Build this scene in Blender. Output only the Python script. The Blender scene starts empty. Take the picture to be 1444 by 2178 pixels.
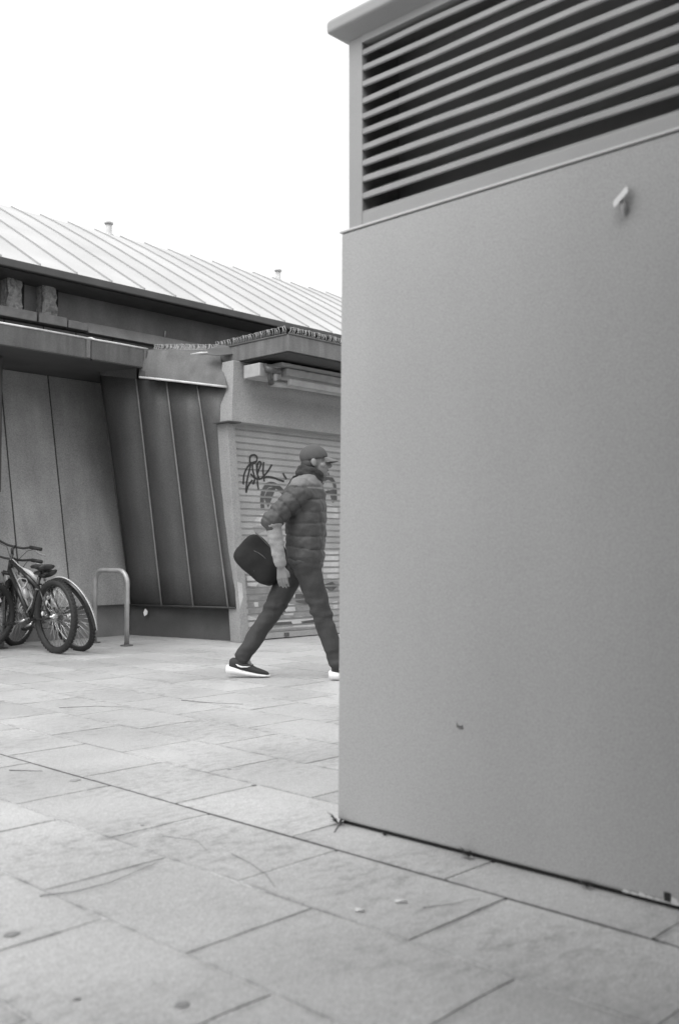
import bpy, bmesh, math, random
from mathutils import Vector, Matrix, Quaternion, noise
R = math.radians
random.seed(7)
sc = bpy.context.scene
col = sc.collection

# ------------------------------------------------------------------ camera, sky, sun, exposure
CAM_H, YAW, PITCH = 0.9, 43.7, 2.41
cam_d = bpy.data.cameras.new('camera'); cam = bpy.data.objects.new('camera', cam_d); col.objects.link(cam)
cam.location = (0, 0, CAM_H); cam.rotation_euler = (R(90 + PITCH), 0, R(YAW - 90))
cam_d.sensor_fit = 'VERTICAL'; cam_d.sensor_height = 36; cam_d.sensor_width = 24; cam_d.lens = 35
cam_d.clip_start = 0.05; cam_d.clip_end = 800
cam_d.dof.use_dof = True; cam_d.dof.focus_distance = 7.0; cam_d.dof.aperture_fstop = 2.8
sc.camera = cam

SUN_EL, SUN_ROT = 58, 262           # sun behind cloud; rotation measured clockwise from +Y
w = bpy.data.worlds.new('World'); sc.world = w; w.use_nodes = True
wt = w.node_tree; wt.nodes.clear()
sky = wt.nodes.new('ShaderNodeTexSky'); sky.sky_type = 'NISHITA'; sky.sun_disc = False
sky.sun_elevation = R(SUN_EL); sky.sun_rotation = R(SUN_ROT)
sky.air_density = 1.0; sky.dust_density = 7.0; sky.ozone_density = 1.0
bw = wt.nodes.new('ShaderNodeRGBToBW'); bg = wt.nodes.new('ShaderNodeBackground'); wo = wt.nodes.new('ShaderNodeOutputWorld')
bg.inputs['Strength'].default_value = 0.15
deck = wt.nodes.new('ShaderNodeMath'); deck.operation = 'MULTIPLY_ADD'   # closed cloud deck: mostly even, a little brighter towards the hidden sun
deck.inputs[1].default_value = 0.3; deck.inputs[2].default_value = 3.9
wt.links.new(sky.outputs[0], bw.inputs[0]); wt.links.new(bw.outputs[0], deck.inputs[0]); wt.links.new(deck.outputs[0], bg.inputs[0]); wt.links.new(bg.outputs[0], wo.inputs[0])
sd = bpy.data.lights.new('sun', 'SUN'); so = bpy.data.objects.new('sun', sd); col.objects.link(so)
sd.energy = 0.9; sd.angle = R(55); sd.color = (1, 1, 1)
sdir = Vector((math.sin(R(SUN_ROT)) * math.cos(R(SUN_EL)), math.cos(R(SUN_ROT)) * math.cos(R(SUN_EL)), math.sin(R(SUN_EL))))
so.rotation_euler = sdir.to_track_quat('Z', 'Y').to_euler(); so.location = sdir * 30
sc.view_settings.view_transform = 'Standard'; sc.view_settings.look = 'None'
sc.view_settings.gamma = 1; sc.view_settings.use_curve_mapping = False
sc.view_settings.exposure = 0.88

# ------------------------------------------------------------------ materials
def mat(name, v, rough=0.6, metal=0.0, spec=0.5, blotch=(0, 1), fine=(0, 1), bump=(0, 1), streak=(0, 1, 1), rand=0.0):
    """grey material: base value v, low-frequency blotches, fine speckle, vertical streaks, bump, per-object tint"""
    m = bpy.data.materials.new(name); m.use_nodes = True; nt = m.node_tree; n = nt.nodes; L = nt.links
    b = n['Principled BSDF']; b.inputs['Roughness'].default_value = rough; b.inputs['Metallic'].default_value = metal
    b.inputs['Specular IOR Level'].default_value = spec
    geo = n.new('ShaderNodeNewGeometry')
    val = n.new('ShaderNodeValue'); val.outputs[0].default_value = v; cur = val.outputs[0]
    def mul(fac_socket, lo, hi):
        nonlocal cur
        mr = n.new('ShaderNodeMapRange'); mr.inputs['From Min'].default_value = 0.25; mr.inputs['From Max'].default_value = 0.75
        mr.inputs['To Min'].default_value = lo; mr.inputs['To Max'].default_value = hi
        L.new(fac_socket, mr.inputs['Value'])
        mm = n.new('ShaderNodeMath'); mm.operation = 'MULTIPLY'; L.new(cur, mm.inputs[0]); L.new(mr.outputs[0], mm.inputs[1]); cur = mm.outputs[0]
    def tex(scale, detail, vec=None, dist=0.0):
        t = n.new('ShaderNodeTexNoise'); t.inputs['Scale'].default_value = scale; t.inputs['Detail'].default_value = detail
        t.inputs['Distortion'].default_value = dist
        L.new(vec if vec else geo.outputs['Position'], t.inputs['Vector']); return t
    if blotch[0]: mul(tex(blotch[1], 5).outputs['Fac'], 1 - blotch[0], 1 + blotch[0])
    if fine[0]: mul(tex(fine[1], 2).outputs['Fac'], 1 - fine[0], 1 + fine[0])
    if streak[0]:
        mp = n.new('ShaderNodeMapping'); mp.inputs['Scale'].default_value = (streak[1], streak[1], streak[1] * streak[2])
        L.new(geo.outputs['Position'], mp.inputs['Vector'])
        mul(tex(1.0, 4, mp.outputs[0]).outputs['Fac'], 1 - streak[0], 1 + streak[0])
    if rand:
        oi = n.new('ShaderNodeObjectInfo'); mul(oi.outputs['Random'], 1 - rand, 1 + rand)
    L.new(cur, b.inputs['Base Color'])
    if bump[0]:
        bp = n.new('ShaderNodeBump'); bp.inputs['Strength'].default_value = 1.0; bp.inputs['Distance'].default_value = bump[0]
        L.new(tex(bump[1], 3).outputs['Fac'], bp.inputs['Height']); L.new(bp.outputs[0], b.inputs['Normal'])
    return m

M = {}
def slab_material(margin):
    m = mat('pale_paving_stone', 0.44, 0.40, spec=0.5, blotch=(0.18, 1.5), fine=(0.42, 200), streak=(0.13, 48, 1), bump=(0.0012, 90), rand=0.06)
    nt = m.node_tree; n = nt.nodes; L = nt.links; b = n['Principled BSDF']
    base = b.inputs['Base Color'].links[0].from_socket
    geo = n.new('ShaderNodeNewGeometry')
    # grime: dark scuffs gathered in patches, drawn out along the direction people walk
    mp = n.new('ShaderNodeMapping'); mp.inputs['Scale'].default_value = (13, 26, 1); mp.inputs['Rotation'].default_value = (0, 0, R(44)); L.new(geo.outputs['Position'], mp.inputs['Vector'])
    a = n.new('ShaderNodeTexNoise'); a.inputs['Scale'].default_value = 1; a.inputs['Detail'].default_value = 9; a.inputs['Roughness'].default_value = 0.74; L.new(mp.outputs[0], a.inputs['Vector'])
    c = n.new('ShaderNodeTexNoise'); c.inputs['Scale'].default_value = 1.7; c.inputs['Detail'].default_value = 2; L.new(geo.outputs['Position'], c.inputs['Vector'])
    r1 = n.new('ShaderNodeMapRange'); r1.inputs['From Min'].default_value = 0.48; r1.inputs['From Max'].default_value = 0.70; L.new(a.outputs['Fac'], r1.inputs['Value'])
    r2 = n.new('ShaderNodeMapRange'); r2.inputs['From Min'].default_value = 0.38; r2.inputs['From Max'].default_value = 0.60; L.new(c.outputs['Fac'], r2.inputs['Value'])
    mu = n.new('ShaderNodeMath'); mu.operation = 'MULTIPLY'; L.new(r1.outputs[0], mu.inputs[0]); L.new(r2.outputs[0], mu.inputs[1])
    r3 = n.new('ShaderNodeMapRange'); r3.inputs['To Min'].default_value = 1.0; r3.inputs['To Max'].default_value = 0.46; L.new(mu.outputs[0], r3.inputs['Value'])
    m2 = n.new('ShaderNodeMath'); m2.operation = 'MULTIPLY'; L.new(base, m2.inputs[0]); L.new(r3.outputs[0], m2.inputs[1])
    # small dark specks
    v = n.new('ShaderNodeTexVoronoi'); v.inputs['Scale'].default_value = 9; L.new(geo.outputs['Position'], v.inputs['Vector'])
    r4 = n.new('ShaderNodeMapRange'); r4.inputs['From Min'].default_value = 0.03; r4.inputs['From Max'].default_value = 0.07; r4.inputs['To Min'].default_value = 0.72; L.new(v.outputs['Distance'], r4.inputs['Value'])
    m3 = n.new('ShaderNodeMath'); m3.operation = 'MULTIPLY'; L.new(m2.outputs[0], m3.inputs[0]); L.new(r4.outputs[0], m3.inputs[1])
    out = m3.outputs[0]
    if margin:                                            # dirt held along the edges of each flag
        tc = n.new('ShaderNodeTexCoord'); sp = n.new('ShaderNodeSeparateXYZ'); L.new(tc.outputs['Object'], sp.inputs[0]); ed = []
        for ax, lim in (('X', PX_ / 2), ('Y', PY_ / 2)):
            ab = n.new('ShaderNodeMath'); ab.operation = 'ABSOLUTE'; L.new(sp.outputs[ax], ab.inputs[0])
            mr = n.new('ShaderNodeMapRange'); mr.inputs['From Min'].default_value = lim - .022; mr.inputs['From Max'].default_value = lim; L.new(ab.outputs[0], mr.inputs['Value']); ed.append(mr.outputs[0])
        mx = n.new('ShaderNodeMath'); mx.operation = 'MAXIMUM'; L.new(ed[0], mx.inputs[0]); L.new(ed[1], mx.inputs[1])
        t2 = n.new('ShaderNodeTexNoise'); t2.inputs['Scale'].default_value = 14; t2.inputs['Detail'].default_value = 7; L.new(geo.outputs['Position'], t2.inputs['Vector'])
        r5 = n.new('ShaderNodeMapRange'); r5.inputs['From Min'].default_value = 0.44; r5.inputs['From Max'].default_value = 0.68; L.new(t2.outputs['Fac'], r5.inputs['Value'])
        m4 = n.new('ShaderNodeMath'); m4.operation = 'MULTIPLY'; L.new(mx.outputs[0], m4.inputs[0]); L.new(r5.outputs[0], m4.inputs[1])
        r6 = n.new('ShaderNodeMapRange'); r6.inputs['To Min'].default_value = 1.0; r6.inputs['To Max'].default_value = 0.60; L.new(m4.outputs[0], r6.inputs['Value'])
        m5 = n.new('ShaderNodeMath'); m5.operation = 'MULTIPLY'; L.new(out, m5.inputs[0]); L.new(r6.outputs[0], m5.inputs[1]); out = m5.outputs[0]
    L.new(out, b.inputs['Base Color'])
    return m
PX_, PY_ = 0.4033, 0.612
M["slab"] = slab_material(True); M["slab_outer"] = slab_material(False)
M['joint'] = mat('joint_grit', 0.36, 0.9, blotch=(0.8, 2.6), fine=(0.35, 120))
M['dark_joint'] = mat('dark_joint_dirt', 0.05, 0.95, blotch=(0.6, 3), fine=(0.3, 120))
M['kiosk'] = mat('grey_kiosk_paint', 0.36, 0.5, spec=0.35, blotch=(0.05, 1.2), fine=(0.24, 260), streak=(0.05, 3, 0.12), bump=(0.0006, 220))
M['kiosk_trim'] = mat('grey_kiosk_trim', 0.29, 0.5, blotch=(0.06, 5), fine=(0.06, 330))
M['ledge'] = mat('ledge_edge_highlight', 0.50, 0.4, blotch=(0.1, 9))  # paler tone paints the sky highlight along the kiosk ledge
M['bracket'] = mat('pale_bracket', 0.52, 0.4)
M['louvre'] = mat('grey_louvre_paint', 0.28, 0.5, blotch=(0.10, 7), fine=(0.06, 330))
M['cavity'] = mat('louvre_cavity', 0.40, 0.9, blotch=(0.2, 4))
M['dark'] = mat('dark_void', 0.02, 0.9)
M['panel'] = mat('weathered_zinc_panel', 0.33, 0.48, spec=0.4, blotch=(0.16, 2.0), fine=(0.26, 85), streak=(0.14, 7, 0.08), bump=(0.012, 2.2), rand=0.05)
M['panel_shaded'] = mat('shaded_zinc_panel', 0.088, 0.5, spec=0.4, blotch=(0.14, 2.2), fine=(0.26, 85), streak=(0.14, 7, 0.08), bump=(0.012, 2.2), rand=0.04)  # shade under the overhang put into the base tone of this zinc copy
M['seam'] = mat('zinc_seam', 0.20, 0.45, blotch=(0.2, 9))
M['seam_dark'] = mat('dark_seam', 0.035, 0.6, blotch=(0.2, 9))
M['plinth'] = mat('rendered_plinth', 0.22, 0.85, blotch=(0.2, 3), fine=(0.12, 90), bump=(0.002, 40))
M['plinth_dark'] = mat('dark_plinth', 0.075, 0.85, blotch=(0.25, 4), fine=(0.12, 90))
M['fascia'] = mat('stained_fascia_metal', 0.095, 0.5, blotch=(0.22, 5), fine=(0.22, 85), streak=(0.28, 12, 0.12))
M['fascia_pale'] = mat('pale_stained_fascia', 0.14, 0.5, blotch=(0.22, 6), fine=(0.22, 85), streak=(0.25, 14, 0.12))
M['apron'] = mat('stained_apron_metal', 0.085, 0.6, blotch=(0.25, 5), fine=(0.22, 85), streak=(0.3, 9, 0.15))
M['lip'] = mat('bright_metal_lip', 0.55, 0.4, blotch=(0.3, 9))
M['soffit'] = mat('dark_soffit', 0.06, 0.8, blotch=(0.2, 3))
M['upper'] = mat('dark_upper_wall', 0.18, 0.85, blotch=(0.22, 3), fine=(0.12, 70), streak=(0.15, 6, 0.2))
M['stone'] = mat('rough_stone', 0.33, 0.9, blotch=(0.4, 22), fine=(0.2, 90), bump=(0.02, 35))
M['sill'] = mat('stone_sill', 0.17, 0.85, blotch=(0.25, 9), fine=(0.1, 90))
M['roof'] = mat('pale_zinc_roof', 0.45, 0.55, spec=0.4, blotch=(0.10, 1.5), fine=(0.05, 60), rand=0.03)
M['roof_seam'] = mat('roof_seam', 0.33, 0.6)
M['eave'] = mat('dark_eave_gutter', 0.07, 0.6, blotch=(0.2, 6))
M['vent'] = mat('grey_vent_pipe', 0.45, 0.6, blotch=(0.2, 20))
M['jamb'] = mat('painted_jamb', 0.30, 0.55, blotch=(0.12, 3), fine=(0.22, 85), streak=(0.08, 9, 0.15))
M['lintel'] = mat('painted_lintel', 0.30, 0.55, blotch=(0.08, 3), fine=(0.22, 85))
M['shutter'] = mat('shutter_slat', 0.36, 0.45, blotch=(0.10, 4), fine=(0.22, 85), streak=(0.08, 5, 0.3), rand=0.05)
M['bead'] = mat('shutter_bead', 0.24, 0.5)
M['ink'] = mat('black_marker', 0.015, 0.5)
M['spray_grey'] = mat('grey_spray_paint', 0.085, 0.7, blotch=(0.35, 9), fine=(0.2, 60))
M['spray_mid'] = mat('mid_grey_spray_paint', 0.25, 0.7, blotch=(0.3, 8), fine=(0.15, 60))
M['spray_white'] = mat('white_spray_paint', 0.52, 0.7, blotch=(0.15, 8), fine=(0.1, 60))
M['awning'] = mat('pale_awning_case', 0.36, 0.5, blotch=(0.18, 9))
M['awning_cloth'] = mat('awning_bar', 0.30, 0.6, blotch=(0.15, 9))
M['mech'] = mat('grimy_bracket', 0.08, 0.6, blotch=(0.5, 30))
M['wire'] = mat('grey_wire', 0.45, 0.5, metal=0.3)
M['steel'] = mat('galvanised_steel', 0.40, 0.42, metal=0.4, blotch=(0.2, 12))
M['rubber'] = mat('black_rubber', 0.022, 0.7, blotch=(0.2, 30))
M['black'] = mat('black_plastic', 0.025, 0.4)
M['frame_dark'] = mat('black_gloss_frame', 0.03, 0.25)
M['frame_pale'] = mat('white_gloss_frame', 0.62, 0.3)
M['chrome'] = mat('bright_alloy', 0.6, 0.25, metal=0.8)
M['reflector'] = mat('reflector', 0.75, 0.2)
M['skin'] = mat('skin', 0.20, 0.5, blotch=(0.08, 20))
M['jacket'] = mat('grey_quilted_nylon', 0.066, 0.6, spec=0.35, blotch=(0.15, 6), fine=(0.1, 120))
M['lit_shoulder'] = mat('sky_lit_shoulder_nylon', 0.145, 0.6, spec=0.35, blotch=(0.15, 6), fine=(0.1, 120))  # skylight on the shoulders painted as paler nylon
M['sleeve'] = mat('pale_knit_sleeve', 0.27, 0.9, blotch=(0.15, 12), fine=(0.15, 160))
M['trouser'] = mat('charcoal_trouser', 0.042, 0.9, blotch=(0.14, 9), fine=(0.12, 160), bump=(0.006, 14))
M['cap'] = mat('grey_cap_cloth', 0.075, 0.9, blotch=(0.12, 20), fine=(0.12, 200))
M['cap_peak'] = mat('pale_cap_peak', 0.15, 0.8, fine=(0.12, 200))
M['scarf'] = mat('black_scarf', 0.03, 0.95, blotch=(0.2, 20), bump=(0.006, 40))
M['bag'] = mat('black_bag_nylon', 0.022, 0.85, spec=0.2, blotch=(0.2, 10), bump=(0.01, 8))
M['shoe'] = mat('black_knit_shoe', 0.03, 0.8, fine=(0.2, 250))
M['sole'] = mat('white_foam_sole', 0.75, 0.6)
M['hair'] = mat('dark_hair', 0.04, 0.7)
M['white'] = mat('white_paper', 0.8, 0.7)
M['gum'] = mat('trodden_gum', 0.26, 0.8, blotch=(0.2, 40))
M['leaf'] = mat('dry_plant', 0.07, 0.9)
M['bark'] = mat('dry_twig', 0.09, 0.9)

# ------------------------------------------------------------------ helpers
def obj(name, me, parent=None, m=None):
    o = bpy.data.objects.new(name, me); col.objects.link(o)
    if parent is not None: o.parent = parent
    if m is not None and hasattr(me, 'materials'): me.materials.append(m)
    return o
def empty(name, loc=(0, 0, 0), rot=(0, 0, 0)):
    o = bpy.data.objects.new(name, None); o.empty_display_size = 0.1; col.objects.link(o); o.location = loc; o.rotation_euler = rot; return o
def tag(o, label, cat, group=None):
    o['label'] = label; o['category'] = cat
    if group: o['group'] = group
    return o

class MB:
    def __init__(s): s.v = []; s.f = []; s.sm = []
    def add(s, vs, fs, smooth=False):
        k = len(s.v); s.v += [tuple(p) for p in vs]
        for f in fs: s.f.append(tuple(i + k for i in f)); s.sm.append(smooth)
    def box(s, a, b):
        (x0, y0, z0), (x1, y1, z1) = a, b
        s.hexa([(x0, y0, z0), (x1, y0, z0), (x1, y1, z0), (x0, y1, z0)], [(x0, y0, z1), (x1, y0, z1), (x1, y1, z1), (x0, y1, z1)])
    def hexa(s, lo, hi):
        n = len(lo)
        s.add(list(lo) + list(hi), [tuple(range(n - 1, -1, -1)), tuple(range(n, 2 * n))] + [(i, (i + 1) % n, n + (i + 1) % n, n + i) for i in range(n)])
    def slab(s, quad, off):
        """thick sheet: quad moved back by vector off"""
        off = Vector(off); s.hexa([Vector(p) + off for p in quad], [Vector(p) for p in quad])
    def tube(s, pts, r, n=8, closed=False, caps=True):
        pts = [Vector(p) for p in pts]; m = len(pts)
        rs = r if isinstance(r, (list, tuple)) else [r] * m
        rings = []; up = None
        for i, p in enumerate(pts):
            if closed: t = (pts[(i + 1) % m] - pts[i - 1])
            else: t = pts[min(i + 1, m - 1)] - pts[max(i - 1, 0)]
            t.normalize()
            if up is None: up = Vector((0, 0, 1)) if abs(t.z) < 0.9 else Vector((1, 0, 0))
            a = t.cross(up)
            if a.length < 1e-4: a = t.cross(Vector((0.3, 0.9, 0.2)))
            a.normalize(); b = a.cross(t); up = b
            rings.append([p + (a * math.cos(2 * math.pi * k / n) + b * math.sin(2 * math.pi * k / n)) * rs[i] for k in range(n)])
        vs = [q for rg in rings for q in rg]; fs = []
        for i in range(m if closed else m - 1):
            j = (i + 1) % m
            for k in range(n): fs.append((i * n + k, i * n + (k + 1) % n, j * n + (k + 1) % n, j * n + k))
        if not closed and caps: fs += [tuple(range(n - 1, -1, -1)), tuple((m - 1) * n + k for k in range(n))]
        s.add(vs, fs, True)
    def loft(s, rings, caps=True, smooth=True):
        n = len(rings[0]); vs = [q for rg in rings for q in rg]; fs = []
        for i in range(len(rings) - 1):
            for k in range(n): fs.append((i * n + k, i * n + (k + 1) % n, (i + 1) * n + (k + 1) % n, (i + 1) * n + k))
        if caps: fs += [tuple(range(n - 1, -1, -1)), tuple((len(rings) - 1) * n + k for k in range(n))]
        s.add(vs, fs, smooth)
    def ellip(s, c, r, rot=None, nu=14, nv=9):
        c = Vector(c); rings = []
        for j in range(1, nv):
            th = math.pi * j / nv
            rg = []
            for i in range(nu):
                ph = 2 * math.pi * i / nu
                p = Vector((r[0] * math.sin(th) * math.cos(ph), r[1] * math.sin(th) * math.sin(ph), -r[2] * math.cos(th)))
                if rot: p = rot @ p
                rg.append(c + p)
            rings.append(rg)
        k = len(s.v); s.loft(rings, caps=False)
        lo = Vector((0, 0, -r[2])); hi = Vector((0, 0, r[2]))
        if rot: lo = rot @ lo; hi = rot @ hi
        n = nu; m = nv - 1
        s.add([c + lo, c + hi], [])
        a = len(s.v) - 2
        for i in range(n):
            s.f.append((a, k + (i + 1) % n, k + i)); s.sm.append(True)
            s.f.append((a + 1, k + (m - 1) * n + i, k + (m - 1) * n + (i + 1) % n)); s.sm.append(True)
    def caps(s, p, q, r0, r1, n=12):
        """tapered capsule"""
        p = Vector(p); q = Vector(q); d = (q - p).normalized(); pts = []; rs = []
        for a in (80, 55, 30): pts.append(p - d * r0 * math.sin(R(a))); rs.append(r0 * math.cos(R(a)))
        pts += [p, q]; rs += [r0, r1]
        for a in (30, 55, 80): pts.append(q + d * r1 * math.sin(R(a))); rs.append(r1 * math.cos(R(a)))
        s.tube(pts, rs, n)
    def mesh(s, name='mesh'):
        me = bpy.data.meshes.new(name); me.from_pydata(s.v, [], s.f)
        me.polygons.foreach_set('use_smooth', s.sm); me.update(); return me
    def build(s, name, m, parent=None): return obj(name, s.mesh(name), parent, m)

def bevel(o, wd=0.006, seg=2):
    bm = bmesh.new(); bm.from_mesh(o.data)
    bmesh.ops.recalc_face_normals(bm, faces=bm.faces)
    bmesh.ops.bevel(bm, geom=[e for e in bm.edges if e.is_manifold and e.calc_face_angle(0) > 0.5], offset=wd, segments=seg, affect='EDGES', profile=0.5)
    bm.to_mesh(o.data); bm.free(); return o
def boxo(name, a, b, m, parent=None, bv=0.0):
    q = MB(); q.box(a, b); o = q.build(name, m, parent)
    if bv: bevel(o, bv)
    return o
def remesh(mb, voxel, smooth=2, fac=0.5):
    """fuse overlapping closed shapes into one continuous surface"""
    me = mb.mesh('tmp'); o = bpy.data.objects.new('tmp', me); col.objects.link(o)
    md = o.modifiers.new('r', 'REMESH'); md.mode = 'VOXEL'; md.voxel_size = voxel
    ms = o.modifiers.new('s', 'SMOOTH'); ms.iterations = smooth; ms.factor = fac
    dg = bpy.context.evaluated_depsgraph_get(); dg.update()
    out = bpy.data.meshes.new_from_object(o.evaluated_get(dg))
    bpy.data.objects.remove(o); bpy.data.meshes.remove(me)
    out.polygons.foreach_set('use_smooth', [True] * len(out.polygons)); return out

# ------------------------------------------------------------------ ground and paving
g = MB(); g.add([(-150, -150, -0.0026), (150, -150, -0.0026), (150, 150, -0.0026), (-150, 150, -0.0026)], [(0, 1, 2, 3)])
go = g.build('ground', M['joint']); go['kind'] = 'structure'
g = MB(); g.add([(2.205, -4, -0.0022), (2.229, -4, -0.0022), (2.229, 4.6, -0.0022), (2.205, 4.6, -0.0022)], [(0, 1, 2, 3)])
pav = empty('pavement'); pav['kind'] = 'structure'
g.build('open_joint', M['dark_joint'], pav)
PX, PY = 0.4033, 0.612
offs = {-3: 1.533, -2: 1.216, -1: 1.51, 0: 1.104, 1: 3.256, 2: 3.70, 3: 3.93}
slabs = []
fwd = Vector((math.cos(R(YAW)), math.sin(R(YAW)))); rgt = Vector((math.sin(R(YAW)), -math.cos(R(YAW))))
for k in range(-16, 24):
    x0 = 2.217 + k * PX; o0 = offs.get(k, 1.2 + (k % 2) * 0.3 + random.uniform(-0.12, 0.12))
    n0 = int(math.floor((-5 - o0) / PY))
    for n in range(n0, n0 + 30):
        y0 = o0 + n * PY
        if y0 > 9.3: break
        cx, cy = x0 + PX / 2, y0 + PY / 2
        if cx > 2.75 and cy < 2.0 and cx < 5.2: continue
        d = Vector((cx, cy)); f = d.dot(fwd); s = d.dot(rgt)
        hidden = s > 0.10 * f + 0.5 and cx > 2.7                      # behind the kiosk
        slabs.append((0 if (f > 1.2 and abs(s) < 0.40 * f + 0.6 and not hidden) else 1, d.length, x0, y0, cx, cy))
slabs.sort()
def slab_geom(seed, w_, l_, gap):
    """irregular-edged flag with an arris; 34 triangles"""
    rnd = random.Random(seed); top = []; low = []
    hw, hl = w_ / 2 - gap / 2, l_ / 2 - gap / 2
    pts = []
    for a, b, n in (((-hw, -hl), (hw, -hl), 3), ((hw, -hl), (hw, hl), 3), ((hw, hl), (-hw, hl), 3), ((-hw, hl), (-hw, -hl), 3)):
        for i in range(n): pts.append((a[0] + (b[0] - a[0]) * i / n, a[1] + (b[1] - a[1]) * i / n))
    for x, y in pts:
        x += rnd.uniform(-.0012, .0012); y += rnd.uniform(-.0012, .0012)
        e = 0.002 if rnd.random() > 0.15 else 0.005
        top.append((x - math.copysign(e, x) * (abs(x) > hw * .9), y - math.copysign(e, y) * (abs(y) > hl * .9), rnd.uniform(-.0006, 0)))
        low.append((x, y, -0.012))
    n = len(pts)
    return top + low, [tuple(range(n))] + [(i, n + i, n + (i + 1) % n, (i + 1) % n) for i in range(n)]
variants = []
for i in range(10):
    vs, fs = slab_geom(100 + i, PX, PY, 0.0028 + 0.0012 * (i % 3)); q = MB(); q.add(vs, fs); me = q.mesh('paving_slab'); me.materials.append(M['slab']); variants.append(me)
rest = MB()
for i, (hid, dist, x0, y0, cx, cy) in enumerate(slabs):
    z = random.uniform(-0.0006, 0.0006); tx, ty = random.uniform(-.0012, .0012), random.uniform(-.0010, .0010)
    wide = abs(x0 - 2.217) < 0.01 or abs(x0 + PX - 2.217) < 0.01          # the open joint beside the kiosk
    if i < 290 and not hid:
        me = variants[random.randrange(10)]
        if wide:
            vs, fs = slab_geom(900 + i, PX, PY, 0.010); q = MB(); q.add(vs, fs); me = q.mesh('paving_slab'); me.materials.append(M['slab'])
        o = obj('paving_slab', me, pav); o.location = (cx, cy, z); o.rotation_euler = (tx, ty, random.uniform(-.002, .002))
    else:
        vs, fs = slab_geom(i, PX, PY, 0.006); rest.add([(x + cx, y + cy, zz + z) for x, y, zz in vs], fs)
ro = rest.build('outer_paving', M['slab_outer'], pav); ro['kind'] = 'stuff'

# ------------------------------------------------------------------ the hall
hall = empty('market_hall', (6.5, 9.4, 0)); HB = Vector((6.5, 9.4, 0))
tag(hall, 'low metal-clad hall with pale ribbed roof, leaning dark wall panels and a roller shutter bay', 'building')
class HP(MB):                                             # parts of the hall are written in world coordinates
    def build(s, name, m, parent=None):
        base = HB
        s.v = [(x - base.x, y - base.y, z - base.z) for x, y, z in s.v]
        return obj(name, s.mesh(name), parent if parent is not None else hall, m)
def hbox(name, a, b, m, parent=None, bv=0.0):
    q = HP(); q.box(a, b); o = q.build(name, m, parent)
    if bv: bevel(o, bv)
    return o

# core walls
hbox('core_wall', (2.0, 10.0, 0), (15.0, 15.0, 3.70), M['upper'])
hbox('upper_wall', (2.0, 9.42, 3.24), (15.0, 9.98, 3.82), M['upper'])
# battered left wall: panels between seams
LB, LT = (9.30, 0.345), (9.84, 2.86)
def lw(x, t, o=0.0): return (x, LB[0] + (LT[0] - LB[0]) * t - o, LB[1] + (LT[1] - LB[1]) * t)
sx = [2.02, 2.68, 3.32, 3.92, 4.52, 5.09, 5.655, 6.62]
for a, b in zip(sx[:-1], sx[1:]):
    q = HP(); q.slab([lw(a + .004, 0), lw(b - .004, 0), lw(b - .004, 1), lw(a + .004, 1)], (0, .03, 0)); bevel(q.build('cladding_panel', M['panel']), .003, 1)
for a in sx[1:-1]:
    q = HP(); q.slab([lw(a - .006, 0, .004), lw(a + .006, 0, .004), lw(a + .006, 1, .004), lw(a - .006, 1, .004)], (0, .02, 0)); q.build('panel_seam', M['seam_dark'])
q = HP(); q.slab([lw(2.02, 0), lw(6.62, 0), lw(6.62, 1), lw(2.02, 1)], (0, .03, 0)); q.v = [(x, y + .035, z) for x, y, z in q.v]; q.build('panel_backing', M['seam_dark'])
hbox('plinth', (2.0, 9.37, 0), (6.42, 9.60, 0.350), M['plinth'])
hbox('downpipe', (4.70, 9.16, 1.5), (4.78, 9.28, 2.85), M['eave'], bv=.02)
# overhanging side wall: warped sheet, four panels with raised seams
SB0, SB1, ST0, ST1 = Vector((6.40, 9.29, .338)), Vector((6.61, 7.77, .352)), Vector((5.912, 9.2, 2.818)), Vector((6.48, 7.79, 2.585))
def sw(u, t, o=0.0):
    p = (SB0.lerp(SB1, u)).lerp(ST0.lerp(ST1, u), t)
    nrm = (SB1 - SB0).cross(ST0 - SB0).normalized()
    if nrm.y > 0: nrm = -nrm
    return p + nrm * o
us = [0.0, 0.31, 0.615, 0.935, 1.0]
def ut(i, t):                                             # seams sit a little differently at head and foot
    head = [0.0, 0.30, 0.545, 0.785, 1.0]
    return us[i] * (1 - t) + head[i] * t
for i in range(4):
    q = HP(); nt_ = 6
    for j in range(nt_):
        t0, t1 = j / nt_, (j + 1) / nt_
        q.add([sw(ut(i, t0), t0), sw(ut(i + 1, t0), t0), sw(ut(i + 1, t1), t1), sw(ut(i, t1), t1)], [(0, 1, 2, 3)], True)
    o = q.build('cladding_panel', M['panel_shaded'])
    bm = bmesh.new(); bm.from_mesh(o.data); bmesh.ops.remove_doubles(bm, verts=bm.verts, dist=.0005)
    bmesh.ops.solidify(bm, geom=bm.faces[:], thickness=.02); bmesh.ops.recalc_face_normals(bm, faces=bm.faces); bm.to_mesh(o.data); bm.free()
q = HP(); q.slab([sw(0, 1), sw(.30, 1), Vector((6.085, 8.78, 2.8615)), Vector((5.912, 9.21, 2.8615))], (.02, .02, 0)); q.build('panel_head', M['panel_shaded'])
for i in (1, 2, 3):
    q = HP(); q.tube([sw(ut(i, t), t, .006) for t in [k / 8 for k in range(9)]], .010, 6); q.build('panel_seam', M['seam'])
q = HP(); q.tube([sw(0, t, .004) for t in (0, .5, 1)], .009, 6); q.build('corner_trim', M['seam_dark'])
q = HP(); q.tube([sw(u, 0, .004) for u in (0, .5, 1)], .012, 6); q.build('bottom_trim', M['seam_dark'])
q = HP(); q.slab([(6.43, 9.36, 0), (6.74, 7.86, 0), (6.74, 7.86, .40), (6.43, 9.36, .40)], (.2, .05, 0)); q.build('plinth', M['plinth_dark'])
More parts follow.
